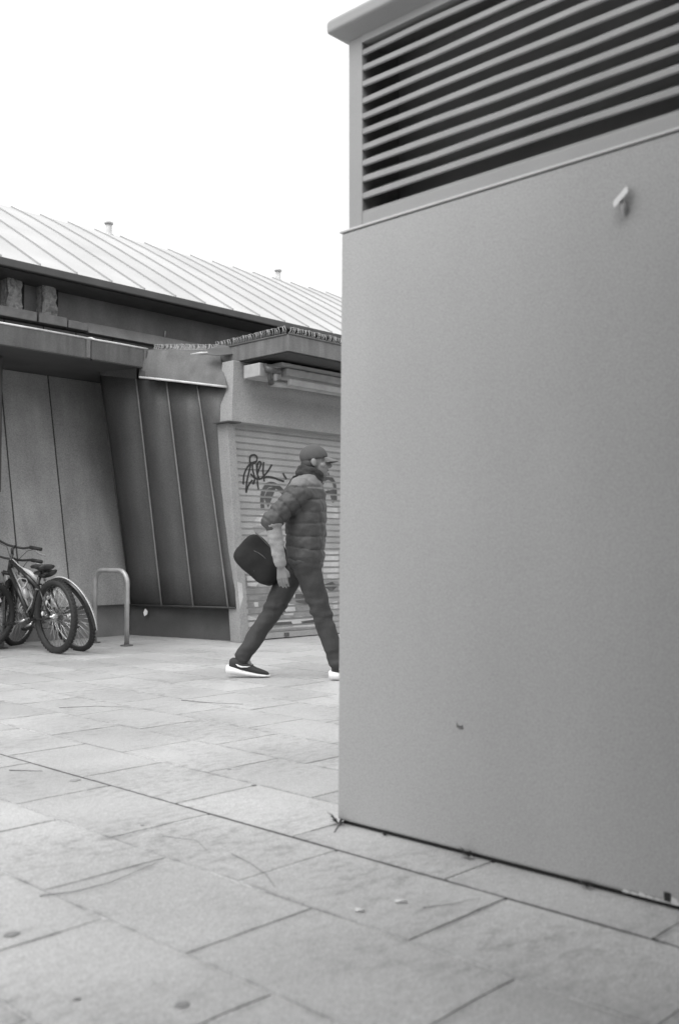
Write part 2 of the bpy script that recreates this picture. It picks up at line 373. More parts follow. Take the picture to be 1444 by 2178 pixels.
q = HP(); q.hexa([(6.85, 7.95, .2), (6.95, 7.9, .2), (9.9, 9.9, .2), (6.6, 9.9, .2)], [(6.72, 8.0, 2.6), (7.0, 8.0, 2.6), (9.9, 9.9, 2.6), (6.6, 9.9, 2.6)]); q.build('core_wall', M['dark'])
# canopy roof over wall and bay
CP = [(2.0, 8.65), (6.09, 8.69), (6.66, 8.14), (6.62, 7.02), (15.0, 7.02), (15.0, 10.0), (2.0, 10.0)]
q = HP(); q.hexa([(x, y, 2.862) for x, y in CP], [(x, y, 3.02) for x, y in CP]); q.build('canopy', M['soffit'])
def fascia(name, a, b, z0, z1, m, th=.03, lip=.0):
    a = Vector((*a, 0)); b = Vector((*b, 0)); d = (b - a).normalized(); nrm = Vector((d.y, -d.x, 0))
    q = HP(); q.slab([a + Vector((0, 0, z0)) + nrm * th, b + Vector((0, 0, z0)) + nrm * th, b + Vector((0, 0, z1)) + nrm * th, a + Vector((0, 0, z1)) + nrm * th], -nrm * (th - .002))
    o = q.build(name, m)
    q = HP(); zt = z1 + .006
    q.tube([a + nrm * (th + lip) + Vector((0, 0, zt)), a.lerp(b, .5) + nrm * (th + lip) + Vector((0, 0, zt + .002)), b + nrm * (th + lip) + Vector((0, 0, zt))], .010, 6)
    return o, q
for a, b in ((2.0, 3.1), (3.11, 4.30), (4.31, 5.405), (5.415, 6.09)):
    o, q = fascia('fascia_board', (a, 8.62), (b, 8.62), 2.845, 3.035, M['fascia']); q.build('gutter_lip', M['lip'])
    hbox('lap_joint', (b - .05, 8.582, 2.85), (b - .005, 8.589, 3.03), M['fascia_pale'])
    hbox('drip_edge', (a + .01, 8.588, 2.832), (b - .01, 8.62, 2.843), M['seam_dark'])
# sloping apron between the two canopies
q = HP(); A0, A1, A2, A3 = Vector((6.01, 8.61, 2.742)), Vector((6.455, 7.745, 2.600)), Vector((6.625, 8.075, 3.03)), Vector((6.05, 8.62, 3.03))
def ap(u, t): return A0.lerp(A1, u).lerp(A3.lerp(A2, u), t) + Vector((-.45, -.45, 0)) * .02 * math.sin(math.pi * t) * (1 + .4 * math.sin(u * 9))
gu, gv = 10, 5
q.add([ap(i / gu, k / gv) for i in range(gu + 1) for k in range(gv + 1)], [(i * (gv + 1) + k, (i + 1) * (gv + 1) + k, (i + 1) * (gv + 1) + k + 1, i * (gv + 1) + k + 1) for i in range(gu) for k in range(gv)], True)
q.build('apron_panel', M['apron'])
q = HP(); q.tube([(6.00, 8.605, 2.736), (6.20, 8.22, 2.672), (6.33, 7.97, 2.628), (6.46, 7.75, 2.590)], .013, 6); q.build('apron_flashing', M['lip'])
q = HP(); q.tube([(6.08, 8.65, 3.035), (6.65, 8.10, 3.035)], .010, 6); q.build('gutter_lip', M['eave'])
q = HP(); q.slab([(5.995, 8.615, 2.742), (6.03, 8.555, 2.735), (6.075, 8.575, 3.02), (6.035, 8.61, 3.02)], (.02, .03, 0)); q.build('corner_post', M['seam_dark'])
o, q = fascia('fascia_board', (6.63, 8.14), (6.63, 7.02), 2.875, 3.035, M['fascia_pale']); q.build('gutter_lip', M['eave'])
o, q = fascia('fascia_board', (6.60, 7.02), (15.0, 7.02), 2.875, 3.035, M['fascia_pale']); q.build('gutter_lip', M['eave'])
# bent flap of flashing sticking out of the inner corner
q = HP(); q.add([(6.42, 8.02, 3.00), (6.62, 7.86, 3.04), (6.64, 7.80, 2.96), (6.46, 7.90, 2.93), (6.36, 8.07, 2.955), (6.55, 7.95, 3.06)], [(0, 1, 2, 3), (0, 3, 4), (0, 5, 1)]); o = q.build('bent_flashing', M['eave'])
bm = bmesh.new(); bm.from_mesh(o.data); bmesh.ops.solidify(bm, geom=bm.faces[:], thickness=.006); bm.to_mesh(o.data); bm.free()
q = HP(); q.tube([(6.27, 8.10, 2.945), (6.36, 8.05, 2.965), (6.45, 7.98, 2.97)], [.004, .011, .013], 6); q.build('spout_tip', M['lip'])
# upstand with joints, ledges and rough stone piers under the eave
ub = [2.0, 3.2, 4.05, 4.80, 5.23, 5.61, 6.06, 6.6, 7.4, 8.4, 9.6, 12, 15]
for a, b in zip(ub[:-1], ub[1:]):
    hbox('upstand_panel', (a + .006, 9.20, 3.02), (b - .006, 9.24, 3.235), M['fascia'])
hbox('upstand_backing', (2.0, 9.245, 3.02), (15, 9.40, 3.225), M['seam_dark'])
for a, b in ((3.6, 4.3), (4.45, 5.115), (5.14, 5.46), (5.475, 5.70)): hbox('stone_sill', (a, 9.12, 3.25), (b, 9.42, 3.335 if b > 5.5 else 3.35), M['sill'], bv=.008)
q = HP(); q.hexa([(5.72, 9.13, 3.24), (15, 9.13, 3.24), (15, 9.42, 3.24), (5.72, 9.42, 3.24)], [(5.72, 9.22, 3.37), (15, 9.22, 3.37), (15, 9.42, 3.40), (5.72, 9.42, 3.40)]); bevel(q.build('cornice', M['upper']), .01)
rr = random.Random(3)
for a, b in ((4.30, 4.45), (4.88, 5.05), (5.27, 5.44)):
    q = HP(); nx, nz = 4, 7; P = {}
    for i in range(nx + 1):
        for j in range(nz + 1): P[i, j] = (a + (b - a) * i / nx + rr.uniform(-.012, .012), 9.30 + rr.uniform(-.028, .028), 3.352 + (.42) * j / nz + rr.uniform(-.01, .01))
    ids = {k: n for n, k in enumerate(P)}
    fs = [(ids[i, j], ids[i + 1, j], ids[i + 1, j + 1], ids[i, j + 1]) for i in range(nx) for j in range(nz)]
    q.add(list(P.values()), fs)
    q.box((a, 9.335, 3.36), (b, 9.42, 3.78)); q.build('stone_pier', M['stone'])
    hbox('pier_recess', (b + .015, 9.36, 3.37), (b + .05, 9.418, 3.80), M['dark'])
# main roof: standing seam sheets from eave to ridge, rounded at the top
EY, EZ, RY, RZ = 9.0, 3.79, 12.0, 5.44
def rp(t):                                                # profile, t = 0 eave .. 1 ridge
    y = EY + (RY - EY) * t; z = EZ + (RZ - EZ) * (t * 1.045 - 0.045 * t ** 4)
    return y, z
roof = HP(); prof = [rp(t) for t in (0, .3, .6, .8, .9, .96, 1)]
back = [(2 * RY - y, z) for y, z in reversed(prof[:-1])]
full = prof + back
roof.hexa([(1.7, y, z - .10) for y, z in full], [(15.3, y, z - .10) for y, z in full]); roof_o = roof.build('roof', M['eave'])
xs = []; x = 5.495 - 9 * .42
while x < 15.2: xs.append(x); x += .42
for a, b in zip(xs[:-1], xs[1:]):
    q = HP(); vs = [(a + .004, y, z) for y, z in prof] + [(b - .004, y, z) for y, z in prof]; n = len(prof)
    vs += [(xx, y, z - .02) for xx, y, z in vs]
    fs = [(i, n + i, n + i + 1, i + 1) for i in range(n - 1)] + [(2 * n + i, 2 * n + i + 1, 3 * n + i + 1, 3 * n + i) for i in range(n - 1)] + [(0, 2 * n, 3 * n, n)]
    q.add(vs, fs, False); q.build('roof_sheet', M['roof'], roof_o)
    q = HP(); q.hexa([(a - .006, y, z - .015) for y, z in prof] + [(a - .006, y, z + .022) for y, z in reversed(prof)], [(a + .006, y, z - .015) for y, z in prof] + [(a + .006, y, z + .022) for y, z in reversed(prof)]); q.build('roof_seam', M['roof_seam'], roof_o)
q = HP(); q.box((1.7, 8.955, 3.70), (15.3, 8.998, 3.782)); bevel(q.build('eave_gutter', M['eave']), .01)
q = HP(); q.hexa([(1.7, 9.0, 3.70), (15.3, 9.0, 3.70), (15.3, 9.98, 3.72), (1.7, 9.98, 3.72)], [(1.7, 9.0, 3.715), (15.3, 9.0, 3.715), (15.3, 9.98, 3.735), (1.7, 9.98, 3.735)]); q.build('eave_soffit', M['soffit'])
for vx in (7.825, 11.09):
    q = HP(); q.tube([(vx, 12, 5.36), (vx, 12, 5.43), (vx, 12, 5.44), (vx, 12, 5.585)], [.075, .07, .046, .043], 12)
    q.tube([(vx, 12, 5.575), (vx, 12, 5.60), (vx, 12, 5.615)], [.062, .062, .03], 12); q.build('vent_pipe', M['vent'])
# shutter bay
SY = 7.75
q = HP(); q.slab([(6.645, 7.735, 0), (6.762, 7.735, 0), (6.555, 7.735, 2.222), (6.455, 7.735, 2.222)], (0, .16, 0)); bevel(q.build('shutter_jamb', M['jamb']), .004, 1)
q = HP(); q.slab([(6.445, 7.66, 2.235), (14, 7.66, 2.235), (14, 7.72, 2.868), (6.52, 7.72, 2.868)], (0, .18, 0)); bevel(q.build('lintel', M['lintel']), .004, 1)
hbox('lintel_ledge', (6.395, 7.64, 2.222), (6.56, 7.9, 2.234), M['eave'])
hbox('guide_channel', (8.9, 7.735, 0), (9.0, 7.9, 2.22), M['jamb'])
# the floor of the bay steps in to meet the shutter foot
shut = hbox('shutter', (6.72, 7.812, 0.0), (8.9, 7.85, 2.30), M['bead'])
SP, SH = 0.0682, 0.052
slat_mb = MB()
prof_s = [(-.002, 0), (-.0045, .004), (-.005, .012), (-.005, SH - .004), (-.0035, SH), (.004, SH + .0006), (.004, SH + .0040), (-.003, SH + .0048), (-.003, SH + .0098), (.004, SH + .0106), (.002, SP - .0006)]
n = len(prof_s); slat_mb.add([(-1.2, y, z) for y, z in prof_s] + [(1.2, y, z) for y, z in prof_s], [(i, n + i, n + i + 1, i + 1) for i in range(n - 1)])
slat_me = slat_mb.mesh('slat'); slat_me.materials.append(M['shutter'])
SZ0 = 0.075; NS = 32
for i in range(NS):
    o = obj('slat', slat_me, shut); o.location = Vector((7.90 - .095 * i * SP, 7.806, SZ0 + i * SP)) - HB
hbox('bottom_rail', (6.72, 7.79, 0.012), (8.9, 7.811, 0.072), M['shutter'], shut)
hbox('rail_shadow_gap', (6.72, 7.80, 0.0), (8.9, 7.8115, 0.011), M['dark'], shut)
hbox('shutter_lock', (7.30, 7.775, 0.02), (7.36, 7.789, 0.06), M['mech'], shut)
# paint on the shutter: flat print in the plane of the door; sprayed areas are trimmed to the flat of each slat
FACE = 7.806 - .0062
def paint(P, name, m, lift=0.0, strip=None, trim=True):
    bm = bmesh.new()
    if strip:
        A = [bm.verts.new((a[0], FACE - lift - 4e-6 * i, a[1])) for i, (a, b_) in enumerate(strip)]
        B = [bm.verts.new((b_[0], FACE - lift - 4e-6 * i, b_[1])) for i, (a, b_) in enumerate(strip)]
        for i in range(len(A) - 1): bm.faces.new((A[i], A[i + 1], B[i + 1], B[i]))
    else:
        bm.faces.new([bm.verts.new((x, FACE - lift, z)) for x, z in P])
        bmesh.ops.triangulate(bm, faces=bm.faces[:])
    if trim:
        for i in range(-1, NS + 1):
            for zz in (SZ0 + i * SP + .003, SZ0 + i * SP + SH - .002):
                bmesh.ops.bisect_plane(bm, geom=bm.verts[:] + bm.edges[:] + bm.faces[:], plane_co=(0, 0, zz), plane_no=(0, 0, 1))
        kill = []
        for f in bm.faces:
            z = (f.calc_center_median().z - SZ0) % SP
            if not (.003 - 1e-5 < z < SH - .002 + 1e-5): kill.append(f)
        bmesh.ops.delete(bm, geom=kill, context='FACES')
    me = bpy.data.meshes.new(name)
    for v in bm.verts: v.co = v.co - HB
    bm.to_mesh(me); bm.free()
    return obj(name, me, shut, m)
def stroke(pts, wd):
    """smoothed ribbon of a pen stroke: pairs of edge points"""
    P = [Vector(p) for p in pts]; S = []
    for i in range(len(P) - 1):
        p0, p1, p2, p3 = P[max(i - 1, 0)], P[i], P[i + 1], P[min(i + 2, len(P) - 1)]
        for k in range(5):
            t = k / 5; S.append(.5 * ((2 * p1) + (p2 - p0) * t + (2 * p0 - 5 * p1 + 4 * p2 - p3) * t * t + (3 * p1 - p0 - 3 * p2 + p3) * t ** 3))
    S.append(P[-1]); out = []
    for i in range(len(S)):
        d = (S[min(i + 1, len(S) - 1)] - S[max(i - 1, 0)]); d.normalize(); nn = Vector((-d.y, d.x)) * wd / 2
        out.append((tuple(S[i] - nn), tuple(S[i] + nn)))
    return out
def px(x, y):                                             # where a point of the door seen in the photograph lies on the door plane
    f = 2117.5; a = R(YAW); p = R(PITCH)
    u = (x - 722) / f; v = (1089 - y) / f
    F = math.cos(p) - v * math.sin(p); z = math.sin(p) + v * math.cos(p)
    X = math.cos(a) * F + math.sin(a) * u; Y = math.sin(a) * F - math.cos(a) * u
    k = FACE / Y; return (X * k, CAM_H + z * k)
def pz(x, y): return px(490 + x / 6.171, 930 + y / 6.171)   # same, read from an enlargement
tagstrokes = [
    [(255, 300), (265, 250), (310, 232), (350, 260), (340, 320), (295, 345), (258, 325), (258, 280)],
    [(345, 320), (270, 345), (215, 410), (180, 500), (172, 620)],
    [(270, 350), (240, 480), (215, 600), (207, 730)],
    [(207, 730), (235, 640), (290, 560)],
    [(290, 350), (295, 430), (320, 540), (300, 600), (310, 590), (325, 560)],
    [(265, 480), (330, 540), (400, 548)],
    [(345, 350), (350, 440), (355, 480), (385, 400), (405, 345), (385, 322), (360, 350), (352, 470), (380, 545)],
    [(355, 560), (360, 630), (372, 688)],
    [(438, 325), (430, 450), (445, 580)],
    [(545, 360), (490, 450), (420, 530), (405, 550)],
    [(430, 545), (480, 520), (560, 530), (640, 560), (705, 580)],
    [(692, 470), (710, 510), (738, 548)],
    [(320, 590), (300, 610), (295, 590)]]
for k, st in enumerate(tagstrokes):
    paint(None, 'graffiti_stroke', M['ink'], .0012 + k * 1e-4, stroke([pz(*p) for p in st], .021), False)
for k, st in enumerate(([(425, 930), (418, 800), (440, 700), (490, 630), (560, 620), (630, 660), (700, 730)], [(1200, 800), (1190, 660), (1230, 560), (1290, 530), (1350, 580), (1375, 680), (1380, 800)], [(1275, 470), (1300, 540), (1345, 560)])):
    paint(None, 'graffiti_outline', M['spray_grey'], .0006 + k * 1e-4, stroke([pz(*p) for p in st], (.055, .05, .04)[k]))
for k, P in enumerate(([(1240, 715), (1280, 695), (1340, 700), (1335, 745), (1270, 750)], [(1270, 660), (1285, 655), (1295, 680), (1275, 690)])):
    paint([pz(*p) for p in P], 'graffiti_patch', M['spray_grey'], .0009 + k * 1e-4)
def pc(x, y): return px(460 + x / 3.889, 900 + y / 3.889)
def patches(PS, m, lift):
    for k, P in enumerate(PS): paint([pc(*p) for p in P], 'graffiti_patch', m, lift + k * 1e-5)
patches(([(320, 800), (350, 760), (410, 745), (460, 770), (450, 850), (380, 850), (320, 835)],
    [(255, 1270), (300, 1250), (350, 1320), (330, 1350), (260, 1345)],
    [(260, 1590), (400, 1640), (700, 1600), (830, 1610), (850, 1680), (560, 1690), (380, 1680), (270, 1690)],
    [(370, 1720), (420, 1700), (460, 1790), (350, 1800)],
    [(560, 1510), (600, 1490), (640, 1520), (640, 1590), (560, 1585)],
    [(880, 1060), (1010, 1060), (1010, 1190), (890, 1260), (880, 1160)],
    [(900, 1200), (1010, 1190), (1010, 1290), (920, 1280)],
    [(890, 660), (1005, 690), (1010, 800), (900, 790)],
    [(960, 1480), (1000, 1470), (1005, 1530), (970, 1540)]), M['spray_white'], .0003)
patches(([(240, 1270), (380, 1360), (560, 1370), (640, 1330), (720, 1420), (800, 1530), (840, 1600), (560, 1640), (400, 1600), (270, 1570)],
    [(430, 1710), (860, 1680), (870, 1770), (470, 1790)],
    [(890, 1290), (1010, 1310), (1010, 1400), (930, 1390)],
    [(300, 860), (370, 850), (420, 880), (330, 930)]), M['spray_mid'], .0001)
patches(([(930, 560), (985, 540), (1000, 640), (960, 660)], [(395, 620), (430, 540), (500, 520), (470, 600), (430, 700)], [(880, 1340), (960, 1310), (1000, 1350), (950, 1400)], [(640, 1400), (780, 1430), (820, 1520), (660, 1480)],
    [(450, 1650), (620, 1640), (640, 1680), (470, 1690)],
    [(700, 1640), (840, 1620), (850, 1660), (720, 1670)],
    [(520, 1520), (555, 1500), (575, 1560), (545, 1590)]), M['spray_grey'], .0005)
patches(([(600, 1495), (650, 1500), (655, 1560), (610, 1575), (585, 1540)], [(640, 1390), (655, 1395), (650, 1450), (635, 1430)], [(310, 1480), (345, 1470), (350, 1520), (320, 1520)], [(270, 1600), (290, 1600), (285, 1640), (262, 1635)]), M['spray_white'], .0007)
# dirty pale smear on the jamb
q = HP(); q.add([(6.595, 7.7335, .62), (6.66, 7.7335, .60), (6.675, 7.7335, .46), (6.63, 7.7335, .34), (6.615, 7.7335, .45)], [(0, 1, 2, 3, 4)]); q.build('paint_smear', M['spray_white'])
# retractable awning under the canopy
aw = hbox('awning', (6.60, 7.41, 2.68), (6.90, 7.655, 2.815), M['awning'], bv=.008); aw['label'] = 'pale folded awning case with a grimy end bracket'
hbox('awning_case', (6.93, 7.36, 2.72), (14, 7.60, 2.80), M['awning'], aw, .01)
hbox('awning_hood', (6.80, 7.30, 2.805), (14, 7.62, 2.83), M['awning_cloth'], aw)
hbox('front_bar', (6.86, 7.23, 2.595), (14, 7.29, 2.665), M['awning_cloth'], aw, .015)
q = HP(); q.tube([(6.75, 7.40, 2.615), (7.0, 7.37, 2.625), (14, 7.37, 2.625)], .028, 10); q.build('folding_arm', M['awning'], aw)
q = HP(); q.tube([(6.66, 7.40, 2.80), (6.68, 7.34, 2.74), (6.67, 7.34, 2.66), (6.72, 7.37, 2.61)], [.02, .028, .022, .03], 8); q.tube([(6.62, 7.33, 2.735), (6.79, 7.31, 2.735)], .032, 10); q.build('end_bracket', M['mech'], aw)
q = HP(); q.tube([(6.74, 7.36, 2.72), (6.74, 7.33, 2.76), (6.74, 7.34, 2.64)], [.02, .035, .02], 8); q.build('roller_end', M['awning'], aw)
# anti-bird wire along the canopy edges
def spikes(a, b, n, lean, h):
    q = HP(); a = Vector(a); b = Vector(b); d = (b - a).normalized(); rs = random.Random(n)
    tops = []
    for i in range(n):
        p = a.lerp(b, i / (n - 1)); l = Vector(lean) * rs.uniform(.75, 1.2) + d * rs.uniform(-.02, .035); t = p + l + Vector((0, 0, h * rs.uniform(.9, 1.08)))
        mid = p.lerp(t, .5) + d * .012 - Vector(lean) * .15
        q.tube([p, mid, t], .0022, 4); tops.append(t)
    q.tube(tops, .0018, 4); q.tube([a, b], .004, 5)
    o = q.build('bird_wire', M['wire']); o['kind'] = 'stuff'
spikes((6.16, 8.60, 3.045), (6.64, 8.12, 3.045), 60, (.05, .06, 0), .075)
spikes((6.615, 8.10, 3.045), (6.60, 7.03, 3.045), 62, (-.01, 0, 0), .075)
spikes((6.60, 6.99, 3.045), (9.6, 6.99, 3.045), 150, (.01, .01, 0), .07)
# loose downlead and nail on the wall
q = HP(); q.tube([(6.9, 9.40, 3.42), (6.9, 9.39, 3.49)], .007, 5); q.build('conduit_stub', M['lip'])

# ------------------------------------------------------------------ the ventilation kiosk
KX, KY = 2.434, 2.338
ki = empty('vent_kiosk', (KX, KY, 0)); KB = Vector((KX, KY, 0))
tag(ki, 'big plain grey painted kiosk with slatted louvre band and overhanging cap', 'kiosk')
class KP(MB):
    def build(s, name, m, parent=None):
        s.v = [(x - KB.x, y - KB.y, z - KB.z) for x, y, z in s.v]; return obj(name, s.mesh(name), parent if parent is not None else ki, m)
def kbox(name, a, b, m, parent=None, bv=0.0):
    q = KP(); q.box(a, b); o = q.build(name, m, parent)
    if bv: bevel(o, bv)
    return o
KE, KN = 4.6, -1.6                                        # far side and near end
q = KP(); q.hexa([(KX, KN, .012), (KE, KN, .012), (KE, KY, .012), (KX, KY, .012)], [(KX, KN, 1.994), (KE, KN, 1.994), (KE, KY - .018, 1.994), (KX, KY - .018, 1.994)]); bevel(q.build('kiosk_wall', M['kiosk']), .010, 3)
kbox('base_gap', (KX + .012, KN + .02, -.004), (KE - .02, KY - .02, .0118), M['dark'])
kbox('ledge', (KX - .0035, KN, 1.9945), (KE, KY - .014, 2.0025), M['ledge'], bv=.002)
IX = KX + .010                                            # upper part stands a little back
kbox('corner_post', (IX, KY - .108, 2.0035), (IX + .10, KY - .045, 2.70), M['kiosk_trim'], bv=.004)
kbox('lower_rail', (IX, KN, 2.0035), (IX + .10, KY - .1085, 2.046), M['kiosk_trim'], bv=.003)
kbox('rail_bead', (IX + .003, KN, 2.0465), (IX + .05, KY - .1085, 2.054), M['louvre'])
kbox('back_wall', (IX + .20, KN, 2.0035), (KE - .05, KY - .045, 2.70), M['cavity'])
kbox('end_wall', (IX + .1005, KY - .10, 2.0035), (KE - .05, KY - .0455, 2.70), M['kiosk_trim'])
kbox('cavity_floor', (IX + .05, KN, 2.0035), (IX + .199, KY - .1085, 2.02), M['cavity'])
LP, z = .0547, 2.096
i = 0
while z < 2.60:
    q = KP(); zz = z; t = random.uniform(-.001, .001)
    P = [(IX + .006 + t, zz), (IX + .001 + t, zz + .003), (IX + .001 + t, zz + .019), (IX + .007 + t, zz + .023), (IX + .075, zz + .064), (IX + .075, zz + .061), (IX + .012 + t, zz + .016), (IX + .009, zz + .001)]
    rings = []
    for yy in [KY - .109 - (KY - .109 - KN) * k / 14 for k in range(15)]:
        wv = .0018 * math.sin(yy * 5.3 + i) + .0015 * math.sin(yy * 11 + 2 * i)
        rings.append([(x, yy, zc + wv) for x, zc in P])
    q.loft(rings, True, False); q.build('louvre_slat', M['louvre']); z += LP; i += 1
kbox('top_rail', (IX - .002, KN, 2.632), (IX + .10, KY - .1085, 2.735), M['kiosk_trim'])
# cap: cornice flaring out to a thick roof slab
q = KP(); o1, o2 = .02, .135
def ring(o, z): return [(KX - o + .01, KN - o, z), (KE + o, KN - o, z), (KE + o, KY - .05 + o, z), (KX - o + .01, KY - .05 + o, z)]
q.loft([ring(.0, 2.655), ring(.012, 2.662), ring(.052, 2.682), ring(.056, 2.688), ring(.056, 2.722), ring(.045, 2.735), ring(-.3, 2.80)], True, False); bevel(q.build('roof_cap', M['kiosk_trim']), .005)
# small bracket on the wall
q = KP(); q.slab([(KX - .014, 1.256, 1.880), (KX - .014, 1.296, 1.846), (KX - .028, 1.284, 1.824), (KX - .028, 1.244, 1.858)], (.004, .001, .004)); bevel(q.build('wall_bracket', M['bracket']), .002, 2)
br = ki.children[-1]
q = KP(); q.tube([(KX - .004, 1.266, 1.808), (KX - .012, 1.266, 1.826), (KX - .014, 1.268, 1.846)], [.006, .0085, .0085], 8); q.build('bracket_stem', M['ledge'], br)
q = KP(); q.tube([(KX - .0008, y, z) for y, z in ((1.836, .392), (1.836, .378), (1.828, .376), (1.829, .384), (1.836, .383), (1.822, .380), (1.815, .386), (1.817, .378), (1.812, .376), (1.826, .374))], .0011, 4); q.build('pen_scribble', M['ink'])
q = KP()
rs = random.Random(4)
for k in range(10):
    y = 1.30 - k * .022; h = rs.uniform(.006, .02)
    q.add([(KX - .0012, y, .013), (KX - .0012, y - .026, .013), (KX - .0012, y - .02, .013 + h * .8), (KX - .0012, y - .006, .013 + h)], [(0, 1, 2, 3)])
q.build('flaked_paint', M['lip'])
kbox('wall_plug', (KX - .004, 1.166, .018), (KX + .01, 1.182, .040), M['dark'])

# ------------------------------------------------------------------ added building and canopy, unseen behind the camera, that shade the near paving
bk = empty('shade_building', (0, -3, 0)); tag(bk, 'added plain building with a flat canopy, unseen behind the camera, shading the near paving', 'building')
def bbox(name, a, b_, m):
    q = MB(); q.box(a, b_); q.v = [(x, y + 3, z) for x, y, z in q.v]; return q.build(name, m, bk)
bbox('added_wall', (-14, -9, 0), (16, -2.4, 4.0), M['plinth']); bbox('canopy', (-14, -2.39, 2.76), (1.7, 1.55, 2.90), M['soffit']); bbox('added_canopy_fascia', (-14, 1.551, 2.74), (1.7, 1.58, 2.92), M['fascia'])
for x in (-10, -6, 6, 10): bbox('added_window', (x, -2.399, .9), (x + 1.6, -2.36, 2.4), M['dark'])

# ------------------------------------------------------------------ bicycle stands
def stand(x, y0, y1, label):
    q = MB(); h, r = .735, .125; y0_, y1_ = 0, y1 - y0
    pts = [(0, 0, 0), (0, 0, h - r)]
    for a in range(0, 91, 15): pts.append((0, r - r * math.cos(R(a)), h - r + r * math.sin(R(a))))
    for a in range(0, 91, 15): pts.append((0, y1_ - r + r * math.sin(R(a)), h - r + r * math.cos(R(a))))
    pts.append((0, y1_, 0))
    q.tube(pts, .0245, 14); o = q.build('bike_stand', M['steel']); o.location = (x, y0, 0)
    for yy in (0, y1_):
        q = MB(); q.tube([(0, yy, .001), (0, yy, .008), (0, yy, .014)], [.065, .06, .028], 16); q.build('foot_plate', M['mech'], o)
    tag(o, label, 'bike stand', 'steel hoop bike stands'); return o
st = stand(5.65, 8.28, 8.79, 'empty grey steel hoop bike stand beside the parked bikes')
st.rotation_euler = (0, 0, R(4.5))
st2 = stand(4.67, 8.91, 9.42, 'steel hoop bike stand half hidden behind the parked bicycles')
st2.rotation_euler = (0, 0, R(100))

# ------------------------------------------------------------------ bicycles: origin at rear tyre contact, +x forward
def wheel(parent, c, rad, tyre_r, axis_rot, rim_m, spoke_n=36):
    rim = MB(); N = 40
    rim.tube([(math.cos(2 * math.pi * i / N) * (rad - tyre_r * 1.7), 0, math.sin(2 * math.pi * i / N) * (rad - tyre_r * 1.7)) for i in range(N)], .011, 6, True)
    w_ = rim.build('wheel', rim_m, parent); w_.location = c; w_.rotation_euler = axis_rot
    ty = MB(); ty.tube([(math.cos(2 * math.pi * i / N) * (rad - tyre_r), 0, math.sin(2 * math.pi * i / N) * (rad - tyre_r)) for i in range(N)], tyre_r, 10, True)
    for i in range(0, 56):                                # tread knobs
        a = 2 * math.pi * i / 56
        for s in (-1, 1):
            ca, sa = math.cos(a), math.sin(a); rr = rad - .004
            c0 = Vector((ca * rr, s * .011, sa * rr)); t = Vector((-sa, 0, ca)) * .010; u = Vector((0, .007, 0)); n_ = Vector((ca, 0, sa)) * .006
            ty.hexa([c0 - t - u - n_, c0 + t - u - n_, c0 + t + u - n_, c0 - t + u - n_], [c0 - t - u + n_, c0 + t - u + n_, c0 + t + u + n_, c0 - t + u + n_])
    ty.build('tyre', M['rubber'], w_)
    sp = MB()
    for i in range(spoke_n):
        a = 2 * math.pi * i / spoke_n; b = a + (.5 if i % 4 < 2 else -.5); s = .028 if i % 2 else -.028
        sp.tube([(.022 * math.cos(b), s, .022 * math.sin(b)), ((rad - tyre_r * 1.8) * math.cos(a), 0, (rad - tyre_r * 1.8) * math.sin(a))], .0019, 4)
    so_ = sp.build('spokes', M['chrome'], w_); so_['kind'] = 'stuff'
    hb = MB(); hb.tube([(0, -.06, 0), (0, -.035, 0), (0, -.03, 0), (0, .03, 0), (0, .035, 0), (0, .06, 0)], [.008, .01, .027, .027, .01, .008], 10); hb.build('hub', M['chrome'], w_)
    rf = MB(); rf.ellip((.62 * rad * math.cos(.9), -.012, .62 * rad * math.sin(.9)), (.032, .006, .016), Quaternion((0, 1, 0), -.9 + 1.57).to_matrix(), 10, 6); rf.build('reflector', M['reflector'], w_)
    return w_
